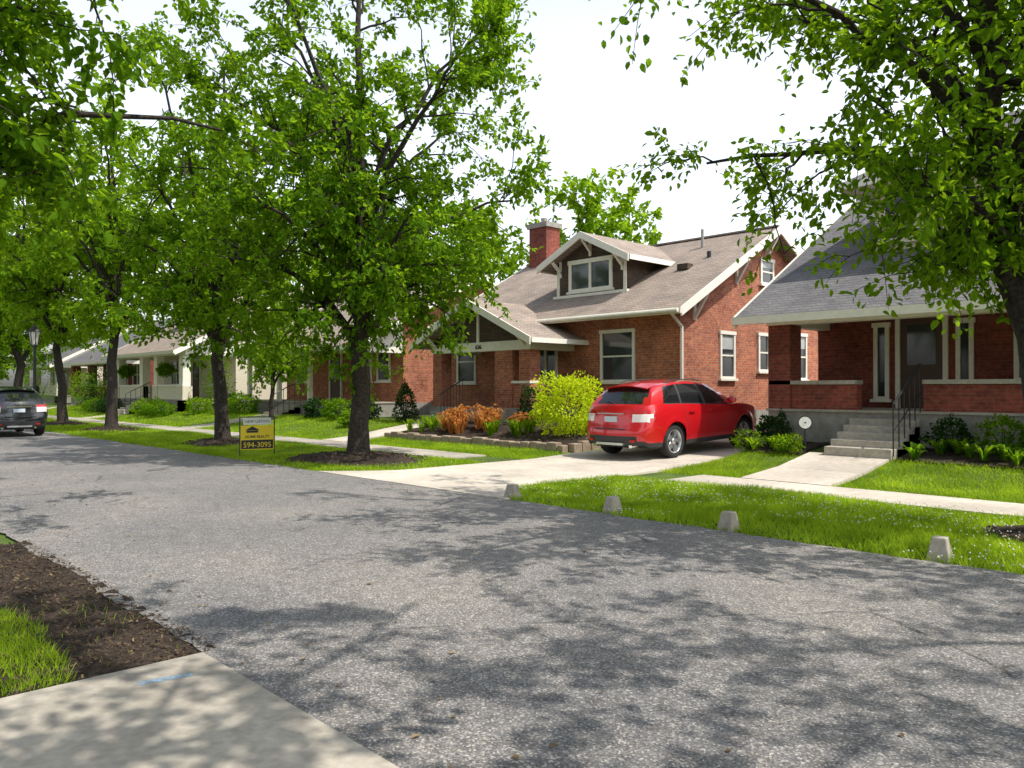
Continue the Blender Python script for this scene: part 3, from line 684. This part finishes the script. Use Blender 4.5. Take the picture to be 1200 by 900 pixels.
def bungalow(name,x0,x1,ye,ze,yr,zr,yp,yf,wall,roofm,seed=0,piers=None,low=True,steps=(0,0),doors=None,wins=(),dorm=None,found=1.15,trimk='white',post='brick',gz=.35,lowtop=1.7,dzr_=1.35):
    Hh=empty(name,((x0+x1)/2,yr,0)); s=(zr-ze)/(yr-ye); yb=2*yr-ye; rzz=lambda y: ze+s*(y-ye)
    ybw=yb-.6
    mb=MB(); mb.prism([(x0,yf,found),(x0,ybw,found),(x0,ybw,rzz(2*yr-ybw)-.15),(x0,yr,zr-.15),(x0,yf,rzz(yf)-.15)],(x1-x0,0,0),wall); hb('walls',mb,Hh)
    mb=MB(); mb.box(x0-.02,x1+.02,yf+.01,ybw+.02,0,found,'found'); mb.box(x0,x1,yp,yf+.008,gz-.3,found-.02,'found')
    mb.box(x0-.03,x1+.03,yp-.05,yf-.002,found-.02,found+.03,'concrete'); hb('foundation',mb,Hh)
    mb=MB(); roof_pair(mb,x0-.5,x1+.5,ye,ze,yr,zr,yb,ze,roofm); hb('roof',mb,Hh)
    mb=MB(); rakes(mb,x0-.5,x1+.5,ye,ze,yr,zr,yb,ze,trimk)
    zb=rzz(yp)-.22
    mb.box(x0-.04,x1+.04,yp-.02,yp+.3,zb-.28,zb,trimk)
    for xx in (x0-.0,x1-.3): mb.box(xx,xx+.3,yp+.3,yf-.002,zb-.28,zb,trimk)
    mb.box(x0,x1,yp+.3,yf-.002,zb-.02,zb+.0,trimk)
    for xx in (x0+.02,x1-.08): mb.prism([(xx,yp+.05,zb),(xx,yf,zb),(xx,yf,rzz(yf)-.16)],(.06,0,0),trimk)
    mb.prism([(x0-.5,ye+.01,ze-.145),(x1+.5,ye+.01,ze-.145),(x1+.5,yp,rzz(yp)-.145),(x0-.5,yp,rzz(yp)-.145)],(0,0,-.02),trimk)
    for xx in (x0-.3,x1+.15):
        for y in (yp+.1,yr-1.5,yr): mb.box(xx,xx+.12,y-.05,y+.05,rzz(y)-.5,rzz(y)-.16,trimk)
    hb('trim',mb,Hh)
    mb=MB()
    for (a,b) in piers:
        if post=='brick': mb.box(a,b,yp+.0,yp+.5,found,zb-.28,wall)
        elif post=='stucco':
            mb.box(a,b,yp,yp+.5,found-.8,lowtop,'stucco'); c=(a+b)/2
            mb.prism([(c-.25,yp+.05,lowtop),(c+.25,yp+.05,lowtop),(c+.25,yp+.45,lowtop),(c-.25,yp+.45,lowtop)],(0,0,zb-.28-lowtop),'white')
        else:
            c=(a+b)/2; mb.box(c-.09,c+.09,yp+.05,yp+.23,found,zb-.28,'white')
    if low:
        for a,b in ((x0+.02,steps[0]),(steps[1],x1-.02)):
            if b-a<.3: continue
            mb.box(a,b,yp+.06,yp+.32,found,lowtop,wall); mb.box(a-.0,b+.0,yp-.0,yp+.38,lowtop+.002,lowtop+.085,'white' if post!='brick' else 'concrete')
        mb.box(x0+.04,x0+.3,yp+.5,yf-.01,found,lowtop,wall)
    hb('porch',mb,Hh)
    mb=MB(); n=5
    for i in range(n): mb.box(steps[0]+.02,steps[1]-.02,yp-.06-.28*(n-i),yp-.055,0.2,gz+(found-gz)*(i+1)/(n+1),'concrete')
    hb('steps',mb,Hh,bevel=.012)
    mb=MB()
    for sx in (steps[1]-.02,):
        y0=yp-.06-.28*n+.1
        for k in range(6):
            t=k/5; y=y0+(yp-.05-y0)*t; z=gz+.15+(found-gz)*t; mb.cyl((sx,y,z-.15),(sx,y,z+.8),.014,.014,5,'black')
        mb.cyl((sx,y0,gz+.95),(sx,yp-.05,found+.95),.022,.022,6,'black'); mb.cyl((sx,y0,gz+.45),(sx,yp-.05,found+.4),.014,.014,6,'black')
    hb('railing',mb,Hh)
    mb=MB()
    for w in wins: window(mb,'-Y',yf,*w)
    if doors:
        a,b=doors
        mb.box(a,b,yf-.04,yf-.001,found,found+2.1,'door'); mb.box(a+.15,b-.15,yf-.05,yf-.041,found+1.0,found+1.9,'glass')
        mb.box(a-.1,a,yf-.08,yf-.001,found,found+2.2,'white'); mb.box(b,b+.1,yf-.08,yf-.001,found,found+2.2,'white'); mb.box(a-.1,b+.1,yf-.08,yf-.001,found+2.2,found+2.3,'white')
    hb('windows',mb,Hh)
    if dorm:
        a,b,yd,zt,zk=dorm; mb=MB(); mb.box(a,b,yd,yr,rzz(yd)-.4,zt,zk)
        hb('dormer',mb,Hh)
        mb=MB(); e=.6; c=(yd+yr)/2+.4; zr2=zt+dzr_; yb2=yr+1.4
        A=[(a-e,yd-e,zt),(b+e,yd-e,zt),(b+e,yb2,zt),(a-e,yb2,zt)]; r0_=(a+1.6,c,zr2); r1_=(b-1.6,c,zr2)
        mb.add(A+[r0_,r1_],[(0,1,5,4),(1,2,5),(2,3,4,5),(3,0,4)],roofm)
        mb.box(a-e,b+e,yd-e,yb2,zt-.05,zt-.003,'white')
        mb.box(a-e-.05,b+e+.05,yd-e-.05,yd-e-.001,zt-.14,zt+.03,'white'); mb.box(a-e-.05,a-e-.001,yd-e,yb2,zt-.14,zt+.03,'white'); mb.box(b+e+.001,b+e+.05,yd-e,yb2,zt-.14,zt+.03,'white')
        x=a+.15
        while x+.8<b: window(mb,'-Y',yd,x,x+.75,zt-1.35,zt-.25,1,True,fk='cream' if zk=='cream' else 'white'); x+=1.25
        hb('dormer_roof',mb,Hh)
    return Hh
bungalow('brick_house',-9.1,1.0,15.95,3.18,22.5,6.94,16.5,18.9,'brick_d','shingle_g',piers=[(-9.1,-8.58),(-3.2,-2.7),(.5,1.0)],steps=(-7.15,-5.85),doors=(-7.15,-6.25),
   wins=[(-7.75,-7.4,1.35,3.0,1,False),(-6.0,-5.65,1.35,3.0,1,False),(-4.9,-3.2,1.75,3.05,2,True),(-1.6,0,1.75,3.05,2,True)],dorm=(-7.6,-1.0,18.6,6.25,'cream'),found=1.12,lowtop=1.68,dzr_=1.7)
bungalow('brick_house',-37.3,-27.3,16.9,3.3,23.6,6.7,17.4,19.6,'brick','shingle',piers=[(-37.3,-36.9),(-34.3,-33.9),(-31.5,-31.1),(-27.8,-27.3)],post='white',steps=(-33.0,-31.8),doors=(-33,-32.1),low=False,
   wins=[(-36.3,-34.9,1.9,3.2,2,True),(-30.8,-29.6,1.9,3.2,2,True,'white',.09,.4),(-29.2,-28.2,1.9,3.2,1,True)],found=1.0)
bungalow('stucco_house',-51.5,-41,15.2,3.5,22.6,7.3,15.8,18.6,'stucco','shingle',piers=[(-51.5,-50.8),(-47.5,-46.8),(-45.3,-44.6),(-41.7,-41)],post='stucco',steps=(-46.8,-45.3),doors=(-46.6,-45.6),
   wins=[(-50,-48.2,1.8,3.2,2,True),(-44.2,-42.4,1.8,3.2,2,True)],dorm=(-48.5,-44,18.8,6.2,'white'),found=1.0,lowtop=1.7)
bungalow('brick_house',-66,-56,16.6,3.4,23.2,7.0,17.2,19.4,'brick_d','shingle_g',piers=[(-66,-65.4),(-62,-61.5),(-56.5,-56)],steps=(-61.5,-60.3),doors=(-61.3,-60.4),
   wins=[(-65,-63,1.8,3.2,2,True),(-59.3,-57.4,1.8,3.2,2,True)],found=1.0)
bungalow('stucco_house',-81,-70,16.6,3.4,23.2,7.0,17.2,19.4,'stucco','shingle_g',piers=[(-81,-80.4),(-77,-76.5),(-70.5,-70)],post='stucco',steps=(-76.5,-75.3),doors=(-76.3,-75.4),
   wins=[(-80,-78,1.8,3.2,2,True),(-74.3,-72.4,1.8,3.2,2,True)],found=1.0)
for x in (-49.2,-43.1): 
    shrub('hanging_basket',x,15.7,.42,.42,.28,900,.12,'leaf',z=2.3)

# ------------------------------------------------------------------ vehicles
def lerp(a,b,t): return a+(b-a)*t
def interp(x,tab): return float(np.interp(x,[t[0] for t in tab],[t[1] for t in tab]))
def make_car(name,paint,loc,yaw,pitch,sc=1.0):
    E=empty(name,loc); E.rotation_euler=(0,-pitch,yaw); E.scale=(sc,sc,sc)
    L=4.72; XRW,XFW,AR=.98,3.80,.425; wz=.365
    cols=[]
    for x in (0,.03,.08,.15,.24,.34,.44): cols.append((x,.33 if x<.1 else .28))
    def arch(xc):
        cols.append((xc-AR-.02,.27)); 
        for k in range(0,13):
            a=math.pi-math.pi*k/12; cols.append((xc+AR*math.cos(a),wz+AR*math.sin(a) if 0<k<12 else wz-.05))
        cols.append((xc+AR+.02,.27))
    arch(XRW)
    for x in (1.6,1.8,2.0,2.2,2.4,2.6,2.8,3.0,3.2): cols.append((x,.27))
    arch(XFW)
    for x in (4.32,4.42,4.52,4.60,4.66,4.70,L): cols.append((x,.26 if x<4.6 else .30))
    belt=[(0,1.15),(.4,1.19),(.9,1.18),(1.5,1.15),(2.4,1.10),(3.2,1.06),(3.5,1.07),(3.9,1.04),(4.2,.98),(4.45,.90),(4.6,.83),(4.72,.76)]
    plan=[(0,.70),(.03,.78),(.08,.845),(.15,.90),(.24,.94),(.34,.965),(.5,.985),(1.0,1),(3.6,1),(4.0,.985),(4.32,.95),(4.52,.90),(4.60,.86),(4.66,.80),(4.70,.73),(4.72,.66)]
    vert=[(.25,.925),(.40,.96),(.55,.985),(.70,1.0),(.88,.998),(1.0,.98),(1.12,.94),(1.2,.90)]
    roff=[(.25,.10),(.36,.02),(.46,.0),(.62,.0),(.70,.04),(.78,.06),(.95,.08),(1.08,.12),(1.2,.19)]
    foff=[(.25,-.10),(.40,-.01),(.60,.0),(.72,-.03),(.80,-.06),(1,-.15)]
    fr=[0,.11,.24,.38,.5,.60,.70,.80,.90,1.0]; Wd=.965
    def pt(i,j):
        x,zb=cols[i]; zt=interp(x,belt); z=lerp(zb,zt,fr[j]); y=Wd*interp(x,plan)*interp(z,vert)
        xo=x+interp(z,roff)*max(0,1-x/.45)+interp(z,foff)*max(0,1-(L-x)/.4)
        for xc in (XRW,XFW):
            d=math.hypot(x-xc,z-wz); y+=.025*max(0,1-abs(d-AR-.03)/.10)
        y-=.016*math.exp(-((z-.52)/.05)**2)
        return (xo,y,z)
    nc,nr=len(cols),len(fr); P=[[pt(i,j) for j in range(nr)] for i in range(nc)]
    mb=MB()
    for s in (1,-1):
        for i in range(nc-1):
            for j in range(nr-1):
                k=paint
                if j==0 and cols[i][1]<.35: k='trim'
                zc=(P[i][j][2]+P[i+1][j][2]+P[i][j+1][2]+P[i+1][j+1][2])/4
                if i<5 and .80<zc<1.08: k='tail'
                if i<4 and .86<zc<.96: k='lamp'
                if i>=nc-6 and .68<zc<.84 : k='lamp'
                q=[P[i][j],P[i+1][j],P[i+1][j+1],P[i][j+1]]
                mb.add([(a,b*s,c) for a,b,c in q],[(0,1,2,3)],k)
    ts=[-1,-.9,-.78,-.6,-.4,-.2,0,.2,.4,.6,.78,.9,1]
    RB=-.11
    def span(p,t,bx,cz): return (p[0]+bx*(1-t*t),p[1]*t,p[2]+cz*(1-t*t))
    for i in range(nc-1):
        for a,b in zip(ts[:-1],ts[1:]):
            c=lambda x: .045 if x>.3 else .01
            bx=lambda i: (RB if i==0 else (.10 if i==nc-1 else (.05 if i==nc-2 else 0)))
            mb.add([span(P[i][-1],a,bx(i),c(cols[i][0])),span(P[i+1][-1],a,bx(i+1),c(cols[i+1][0])),span(P[i+1][-1],b,bx(i+1),c(cols[i+1][0])),span(P[i][-1],b,bx(i),c(cols[i][0]))],[(0,1,2,3)],paint)
    for i,bx in ((0,RB),(nc-1,.10)):
        for j in range(nr-1):
            for a,b in zip(ts[:-1],ts[1:]):
                zc=(P[i][j][2]+P[i][j+1][2])/2; k=paint; am=abs((a+b)/2)
                if j==0: k='trim'
                if i==0:
                    if .80<zc<1.08 and am>.80: k='tail'
                    if .86<zc<.96 and am>.80: k='lamp'
                    if zc<.50: k='trim'
                else:
                    if .42<zc<.72 and am<.6: k='trim'
                    if zc>.64 and am>.6: k='lamp'
                cz=(.045 if i else .01) if j+1==nr-1 else 0
                mb.add([span(P[i][j],a,bx,0),span(P[i][j],b,bx,0),span(P[i][j+1],b,bx,cz),span(P[i][j+1],a,bx,cz)],[(0,1,2,3)],k)
    o=mb.build('body',E,smooth=False,fix=False)
    bm=bmesh.new(); bm.from_mesh(o.data); bmesh.ops.remove_doubles(bm,verts=bm.verts,dist=.002); bmesh.ops.recalc_face_normals(bm,faces=bm.faces); bm.to_mesh(o.data); bm.free()
    o.data.polygons.foreach_set('use_smooth',[True]*len(o.data.polygons)); o.data.set_sharp_from_angle(angle=math.radians(42))
    G=[(.28,.66,paint),(.66,.93,'cglass'),(.97,1.08,'cglass'),(1.26,1.33,'trim'),(1.33,1.39,'cglass'),(1.75,1.74,'cglass'),(2.16,2.08,'trim'),(2.28,2.18,'cglass'),(2.74,2.40,'cglass'),(3.20,2.58,paint),(3.50,2.72,None)]
    def gp(xb,xt,f):
        u=min(1,max(0,(xt-.66)/2.06)); zt=1.475+.15*math.sin((.14+.74*u)*math.pi); zb=interp(xb,belt)-.015
        z=lerp(zb,zt,f); x=lerp(xb,xt,f**1.15); y=lerp(.885,.655,f**1.35)
        if xb<.3: y-=.075*(1-f*.2)
        elif xb<.7: y-=.015
        elif xb>3.3: y-=.03
        return (x,y,z)
    fs=[0,.07,.45,.80,.93,1.0]
    mb=MB()
    for s in (1,-1):
        for n_ in range(len(G)-1):
            for q in range(len(fs)-1):
                k=G[n_][2]
                if k=='cglass' and q==0: k='trim'
                if q==4: k=paint
                A=gp(G[n_][0],G[n_][1],fs[q]);B=gp(G[n_+1][0],G[n_+1][1],fs[q]);Cc=gp(G[n_+1][0],G[n_+1][1],fs[q+1]);D=gp(G[n_][0],G[n_][1],fs[q+1])
                mb.add([(a,b*s,c) for a,b,c in (A,B,Cc,D)],[(0,1,2,3)],k)
    CR=.065
    for gi,bx in ((0,RB),(len(G)-1,.16)):
        for q in range(len(fs)-1):
            for a,b in zip(ts[:-1],ts[1:]):
                k='cglass'; am=abs((a+b)/2)
                if am>.9: k=paint
                if gi==0 and am>.8 and q in(0,1,): k=paint
                if q==4 or (q==0 and gi==0): k=paint
                A=gp(G[gi][0],G[gi][1],fs[q]);B=gp(G[gi][0],G[gi][1],fs[q+1])
                ba=lerp(bx,bx*.45,fs[q]);bb=lerp(bx,bx*.45,fs[q+1])
                c0=CR*fs[q]**3; c1=CR*fs[q+1]**3
                mb.add([span(A,a,ba,c0),span(A,b,ba,c0),span(B,b,bb,c1),span(B,a,bb,c1)],[(0,1,2,3)],k)
    for n_ in range(len(G)-1):
        A=gp(G[n_][0],G[n_][1],1);B=gp(G[n_+1][0],G[n_+1][1],1)
        for a,b in zip(ts[:-1],ts[1:]):
            b0=RB*.45 if n_==0 else 0; b1=.072 if n_==len(G)-2 else 0
            mb.add([span(A,a,b0,CR),span(B,a,b1,CR),span(B,b,b1,CR),span(A,b,b0,CR)],[(0,1,2,3)],paint)
    o=mb.build('cabin',E,fix=False)
    bm=bmesh.new(); bm.from_mesh(o.data); bmesh.ops.remove_doubles(bm,verts=bm.verts,dist=.002); bmesh.ops.recalc_face_normals(bm,faces=bm.faces); bm.to_mesh(o.data); bm.free()
    o.data.polygons.foreach_set('use_smooth',[True]*len(o.data.polygons)); o.data.set_sharp_from_angle(angle=math.radians(38))
    mb=MB(); 
    def sp(t,dx,dz): p=gp(.28,.66,1); return (p[0]+RB*.45*(1-t*t)+dx,p[1]*t*.98,p[2]+CR*(1-t*t)+dz)
    for a,b in zip(ts[:-1],ts[1:]):
        mb.add([sp(a,.10,.028),sp(b,.10,.028),sp(b,-.16,-.022),sp(a,-.16,-.022),sp(a,.06,-.05),sp(b,.06,-.05),sp(b,-.14,-.05),sp(a,-.14,-.05)],[(0,1,2,3),(4,5,6,7),(3,2,6,7)],paint)
    for s in (1,-1):
        pr=[(1.05,.615*s,1.625),(1.3,.62*s,1.675),(2.1,.62*s,1.68),(2.4,.615*s,1.64)]
        for p,q in zip(pr[:-1],pr[1:]): mb.cyl(p,q,.013,.013,6,'trim')
    def side(x,z,o=.003):
        y=Wd*interp(x,plan)*interp(z,vert)+o
        for xc in (XRW,XFW):
            d=math.hypot(x-xc,z-wz); y+=.025*max(0,1-abs(d-AR-.03)/.10)
        return y-.016*math.exp(-((z-.52)/.05)**2)
    for s in (1,-1):
        for xa in (1.43,2.22,3.26):
            zs=np.linspace(.36,interp(xa,belt)-.01,12)
            for z0,z1 in zip(zs[:-1],zs[1:]):
                def xo(z): return xa-(.10 if xa<1.5 else 0)*max(0,min(1,(z-.75)/.3))+ (.07 if xa<1.5 else 0)*max(0,(.6-z)/.3)
                mb.add([(xo(z0)-.006,side(xo(z0),z0)*s,z0),(xo(z0)+.006,side(xo(z0),z0)*s,z0),(xo(z1)+.006,side(xo(z1),z1)*s,z1),(xo(z1)-.006,side(xo(z1),z1)*s,z1)],[(0,1,2,3)],'trim')
        for xa in (1.50,2.34):
            mb.box(xa,xa+.20,*(sorted((side(xa,.98,.01)*s,side(xa,.98,.045)*s))),.965,.995,paint)
        mb.cyl((3.02,.88*s,1.12),(3.02,1.0*s,1.14),.025,.025,6,paint)
        mv=[]; 
        for a in np.linspace(0,1,5):
            r=math.sin(math.pi*(.15+.7*a)); 
            for q in range(8):
                t=q*math.pi/4; mv.append((3.06-.06*r*math.cos(t)*.9,(.95+.22*a)*s,1.17+.085*r*math.sin(t)))
        mb.add(mv,[(8*i+q,8*i+(q+1)%8,8*i+8+(q+1)%8,8*i+8+q) for i in range(4) for q in range(8)]+[tuple(range(8)),tuple(range(39,31,-1))],paint)
    mb.box(-.05,.0,-.17,.17,.82,.94,'plate'); mb.box(-.06,.02,-.36,.36,.985,1.012,'chrome')
    mb.box(-.12,-.06,-.42,.42,.665,.685,'trim')
    for s in (1,-1):
        mb.box(-.06,.06,*sorted((.50*s,.60*s)),.40,.45,'tail'); mb.cyl((.0,.48*s,.31),(.25,.48*s,.31),.045,.045,10,'chrome')
    mb.box(-.12,.0,-.36,.36,.33,.38,'alloy')
    mb.cyl((.13,0,1.20),(.26,.34,1.26),.012,.010,5,'trim')
    mb.box(.3,4.4,-.80,.80,.24,.34,'trim')
    for xc in (XRW,XFW):
        for s in (1,-1):
            n=14; vs=[]; 
            for k in range(n+1):
                a=math.pi*k/n; vs+= [(xc+(AR+.005)*math.cos(a),.90*s,wz+(AR+.005)*math.sin(a)),(xc+(AR+.005)*math.cos(a),.60*s,wz+(AR+.005)*math.sin(a))]
            mb.add(vs,[(2*k,2*k+1,2*k+3,2*k+2) for k in range(n)],'trim')
            mb.box(xc-.43,xc+.43,*(sorted((.60*s,.62*s))),.25,wz+.43,'trim')
    mb.build('fittings',E)
    def lathe(mb,prof,xc,s,k,n=36):
        vs=[]
        for (r,y) in prof:
            for q in range(n): a=2*math.pi*q/n; vs.append((xc+r*math.cos(a),y*s,wz+r*math.sin(a)))
        m=len(prof); mb.add(vs,[(n*i+q,n*i+(q+1)%n,n*(i+1)+(q+1)%n,n*(i+1)+q) for i in range(m-1) for q in range(n)],k)
    for wi,(xc,s) in enumerate(((XRW,1),(XRW,-1),(XFW,1),(XFW,-1))):
        mb=MB()
        lathe(mb,[(.245,.90),(.262,.925),(.30,.935),(.34,.925),(.362,.90),(.365,.86),(.365,.74),(.35,.70),(.26,.69)],xc,s,'tire')
        lathe(mb,[(.247,.905),(.255,.918),(.245,.922),(.232,.905),(.222,.86),(.215,.72)],xc,s,'alloy')
        lathe(mb,[(.225,.80),(.0,.80)],xc,s,'trim'); lathe(mb,[(.16,.815),(.0,.815)],xc,s,'chrome')
        lathe(mb,[(.062,.86),(.06,.905),(.045,.915),(0,.917)],xc,s,'alloy')
        for q in range(5):
            a=2*math.pi*q/5+.3+wi; d=Vector((math.cos(a),0,math.sin(a))); e=Vector((-math.sin(a),0,math.cos(a))); c0=Vector((xc,0,wz))
            v=[c0+d*.04+e*.035,c0+d*.04-e*.035,c0+d*.235-e*.055,c0+d*.235+e*.055]
            yo=[.90,.90,.912,.912]; top=[Vector((p.x,y*s,p.z)) for p,y in zip(v,yo)]; bot=[Vector((p.x,(y-.05)*s,p.z)) for p,y in zip(v,yo)]
            mb.add(top+bot,[(0,1,2,3),(0,4,5,1),(1,5,6,2),(2,6,7,3),(3,7,4,0)],'alloy')
        mb.build('wheel_%d'%(wi+1),E,smooth=40)
    return E
dpitch=math.atan(0.035)
make_car('parked_car','red',(-11.1,13.5,0.058),math.radians(90),dpitch)
make_car('parked_car','blk',(-29.6,6.2,0.03),math.radians(180),0,0.97)

# ------------------------------------------------------------------ street furniture
for i,(x,y) in enumerate([(-8.45,8.0),(-6.6,8.02),(-4.9,8.0),(-2.7,8.05),(-0.6,8.03),(1.6,8.0)]):
    mb=MB(); z=hzf(x,y)-.03; b=.105; t=.06; h=.235
    vs=[(-b,-b,0),(b,-b,0),(b,b,0),(-b,b,0),(-b*.92,-b*.92,.05),(b*.92,-b*.92,.05),(b*.92,b*.92,.05),(-b*.92,b*.92,.05),(-t,-t,h),(t,-t,h),(t,t,h),(-t,t,h)]
    a=random.uniform(-.3,.3); ca,sa=math.cos(a),math.sin(a)
    vs=[(x+p*ca-q*sa,y+p*sa+q*ca,z+r) for p,q,r in vs]
    mb.add(vs,[(0,1,2,3),(0,1,5,4),(1,2,6,5),(2,3,7,6),(3,0,4,7),(4,5,9,8),(5,6,10,9),(6,7,11,10),(7,4,8,11),(8,9,10,11)],'concrete')
    mb.build('concrete_marker',bevel=.012)
S=empty('real_estate_sign',(-17.7,8.55,0)); S.rotation_euler=(0,0,math.radians(-12)); S.scale=(.94,.94,.94)
mb=MB(); w=.42
for y in (-w,w): mb.box(-.012,.012,y-.012,y+.012,-.05,1.0,'sblack')
mb.box(-.01,.01,-w,w,.98,1.0,'sblack'); mb.build('frame',S)
mb=MB(); mb.box(-.008,.012,-w+.015,w-.015,.18,.78,'syellow'); mb.box(.0125,.0145,-w+.03,w-.03,.20,.42,'sblack'); mb.build('panel',S)
mb=MB(); mb.box(-.006,.010,-.34,.34,.80,.965,'swhite'); mb.build('rider',S)
mb=MB(); mb.prism([(.0125,-.30,.66),(.0125,-.12,.76),(.0125,.06,.66)],(.002,0,0),'sblack'); mb.box(.0125,.0145,-.26,.02,.60,.655,'sblack'); mb.build('logo',S)
def txt(body,size,y,z,mat,x=.0155,of=.002):
    cu=bpy.data.curves.new('txt','FONT'); cu.body=body; cu.size=size; cu.extrude=.001; cu.align_x='CENTER'; cu.materials.append(M[mat]); cu.offset=of
    o=bpy.data.objects.new('lettering',cu); COL.objects.link(o); o.parent=S; o.location=(x,y,z); o.rotation_euler=(math.radians(90),0,math.radians(90))
txt('594-3095',.18,0,.24,'syellow',of=0.0); txt('HOME REALTY',.09,0,.47,'sblack',.0135); txt('NEW LISTING',.10,0,.845,'sblack',.0115,0)
mb=MB(); mb.cyl((-7.55,15.12,.2),(-7.55,15.12,.92),.012,.012,6,'black')
mb.cyl((-7.545,15.115,.92),(-7.536,15.098,.92),.135,.135,24,'sblack'); mb.cyl((-7.54,15.10,.92),(-7.53,15.082,.92),.115,.115,24,'swhite')
mb.board((-7.585,15.103,.92),(-7.50,15.058,.92),.008,.025,'sblack'); mb.board((-7.60,15.110,.92),(-7.565,15.092,.955),.008,.02,'sblack'); mb.board((-7.60,15.110,.92),(-7.565,15.092,.885),.008,.02,'sblack')
mb.build('yard_sign')
mb=MB(); lx,ly=-35.6,7.98
for a,b,r0,r1 in ((0,.5,.16,.13),(.5,.6,.11,.08),(.6,3.2,.07,.05),(3.2,3.3,.10,.10)): mb.cyl((lx,ly,a),(lx,ly,b),r0,r1,12,'black')
mb.cyl((lx,ly,3.3),(lx,ly,3.8),.12,.2,6,'lamp')
for q in range(6):
    a=q*math.pi/3; mb.cyl((lx+.125*math.cos(a),ly+.125*math.sin(a),3.3),(lx+.205*math.cos(a),ly+.205*math.sin(a),3.8),.015,.015,4,'black')
mb.cyl((lx,ly,3.8),(lx,ly,4.05),.27,.04,6,'black'); mb.cyl((lx,ly,4.05),(lx,ly,4.2),.03,.01,6,'black')
mb.build('street_lamp')
rng=np.random.default_rng(77); n=900; x=rng.uniform(-20,1,n); y=rng.uniform(2.0,7.8,n); k=(abs(y-2.2)<.4)|(abs(y-7.6)<.35)|(rng.uniform(size=n)<.10); x=x[k];y=y[k]
D=rng.normal(size=(len(x),3))*[1,1,.08]; Vl,Fl=leaves(np.stack([x,y,0.02+0.018*(1-((y-4.9)/2.94)**2)],-1),D,.04,rng,up=8)
np_mesh('fallen_leaves',Vl,[(Fl,0)],['dryleaf'])

# ------------------------------------------------------------------ light
EL=math.radians(58); AZ=math.radians(20)
sd=Vector((math.cos(EL)*math.cos(AZ),math.cos(EL)*math.sin(AZ),math.sin(EL)))
l=bpy.data.lights.new('sun','SUN'); l.energy=5.0; l.angle=math.radians(.5); l.color=(1,.95,.85)
lo=bpy.data.objects.new('sun',l); COL.objects.link(lo); lo.rotation_euler=sd.to_track_quat('Z','Y').to_euler(); lo.location=(20,10,30)
w=bpy.data.worlds.new('World'); SC.world=w; w.use_nodes=True; nt=w.node_tree
bg=nt.nodes['Background']; sky=N(nt,'ShaderNodeTexSky'); sky.sky_type='NISHITA'; sky.sun_disc=False; sky.sun_elevation=EL; sky.sun_rotation=math.radians(90)-AZ
sky.air_density=1.0; sky.dust_density=4.0; sky.ozone_density=1.0
hs=N(nt,'ShaderNodeHueSaturation'); hs.inputs['Saturation'].default_value=.38; nt.links.new(sky.outputs[0],hs.inputs['Color'])
tc=N(nt,'ShaderNodeTexCoord'); sx=N(nt,'ShaderNodeSeparateXYZ'); nt.links.new(tc.outputs['Generated'],sx.inputs[0])
rp=ramp(nt,[(0.0,(1,.995,.98)),(0.42,(.93,.94,.95)),(0.62,(0.34,0.37,0.42)),(1.0,(0.24,0.27,0.32))]); nt.links.new(sx.outputs[2],rp.inputs[0])
hz_=N(nt,'ShaderNodeVectorMath',operation='SCALE'); hz_.inputs['Scale'].default_value=2.8; nt.links.new(rp.outputs[0],hz_.inputs[0])
nt.links.new(mixc(nt,'MULTIPLY',1.0,hs.outputs[0],hz_.outputs[0]),bg.inputs[0]); bg.inputs[1].default_value=.15
# ------------------------------------------------------------------ camera
cam=bpy.data.cameras.new('camera'); co=bpy.data.objects.new('camera',cam); COL.objects.link(co); SC.camera=co
cam.lens=28.2; cam.sensor_width=36; cam.clip_end=3000; cam.clip_start=.05
co.location=(0,0,1.6); co.rotation_euler=(math.radians(90.3),0,math.radians(46.6))
SC.view_settings.view_transform='Standard'; SC.view_settings.look='None'; SC.view_settings.exposure=0
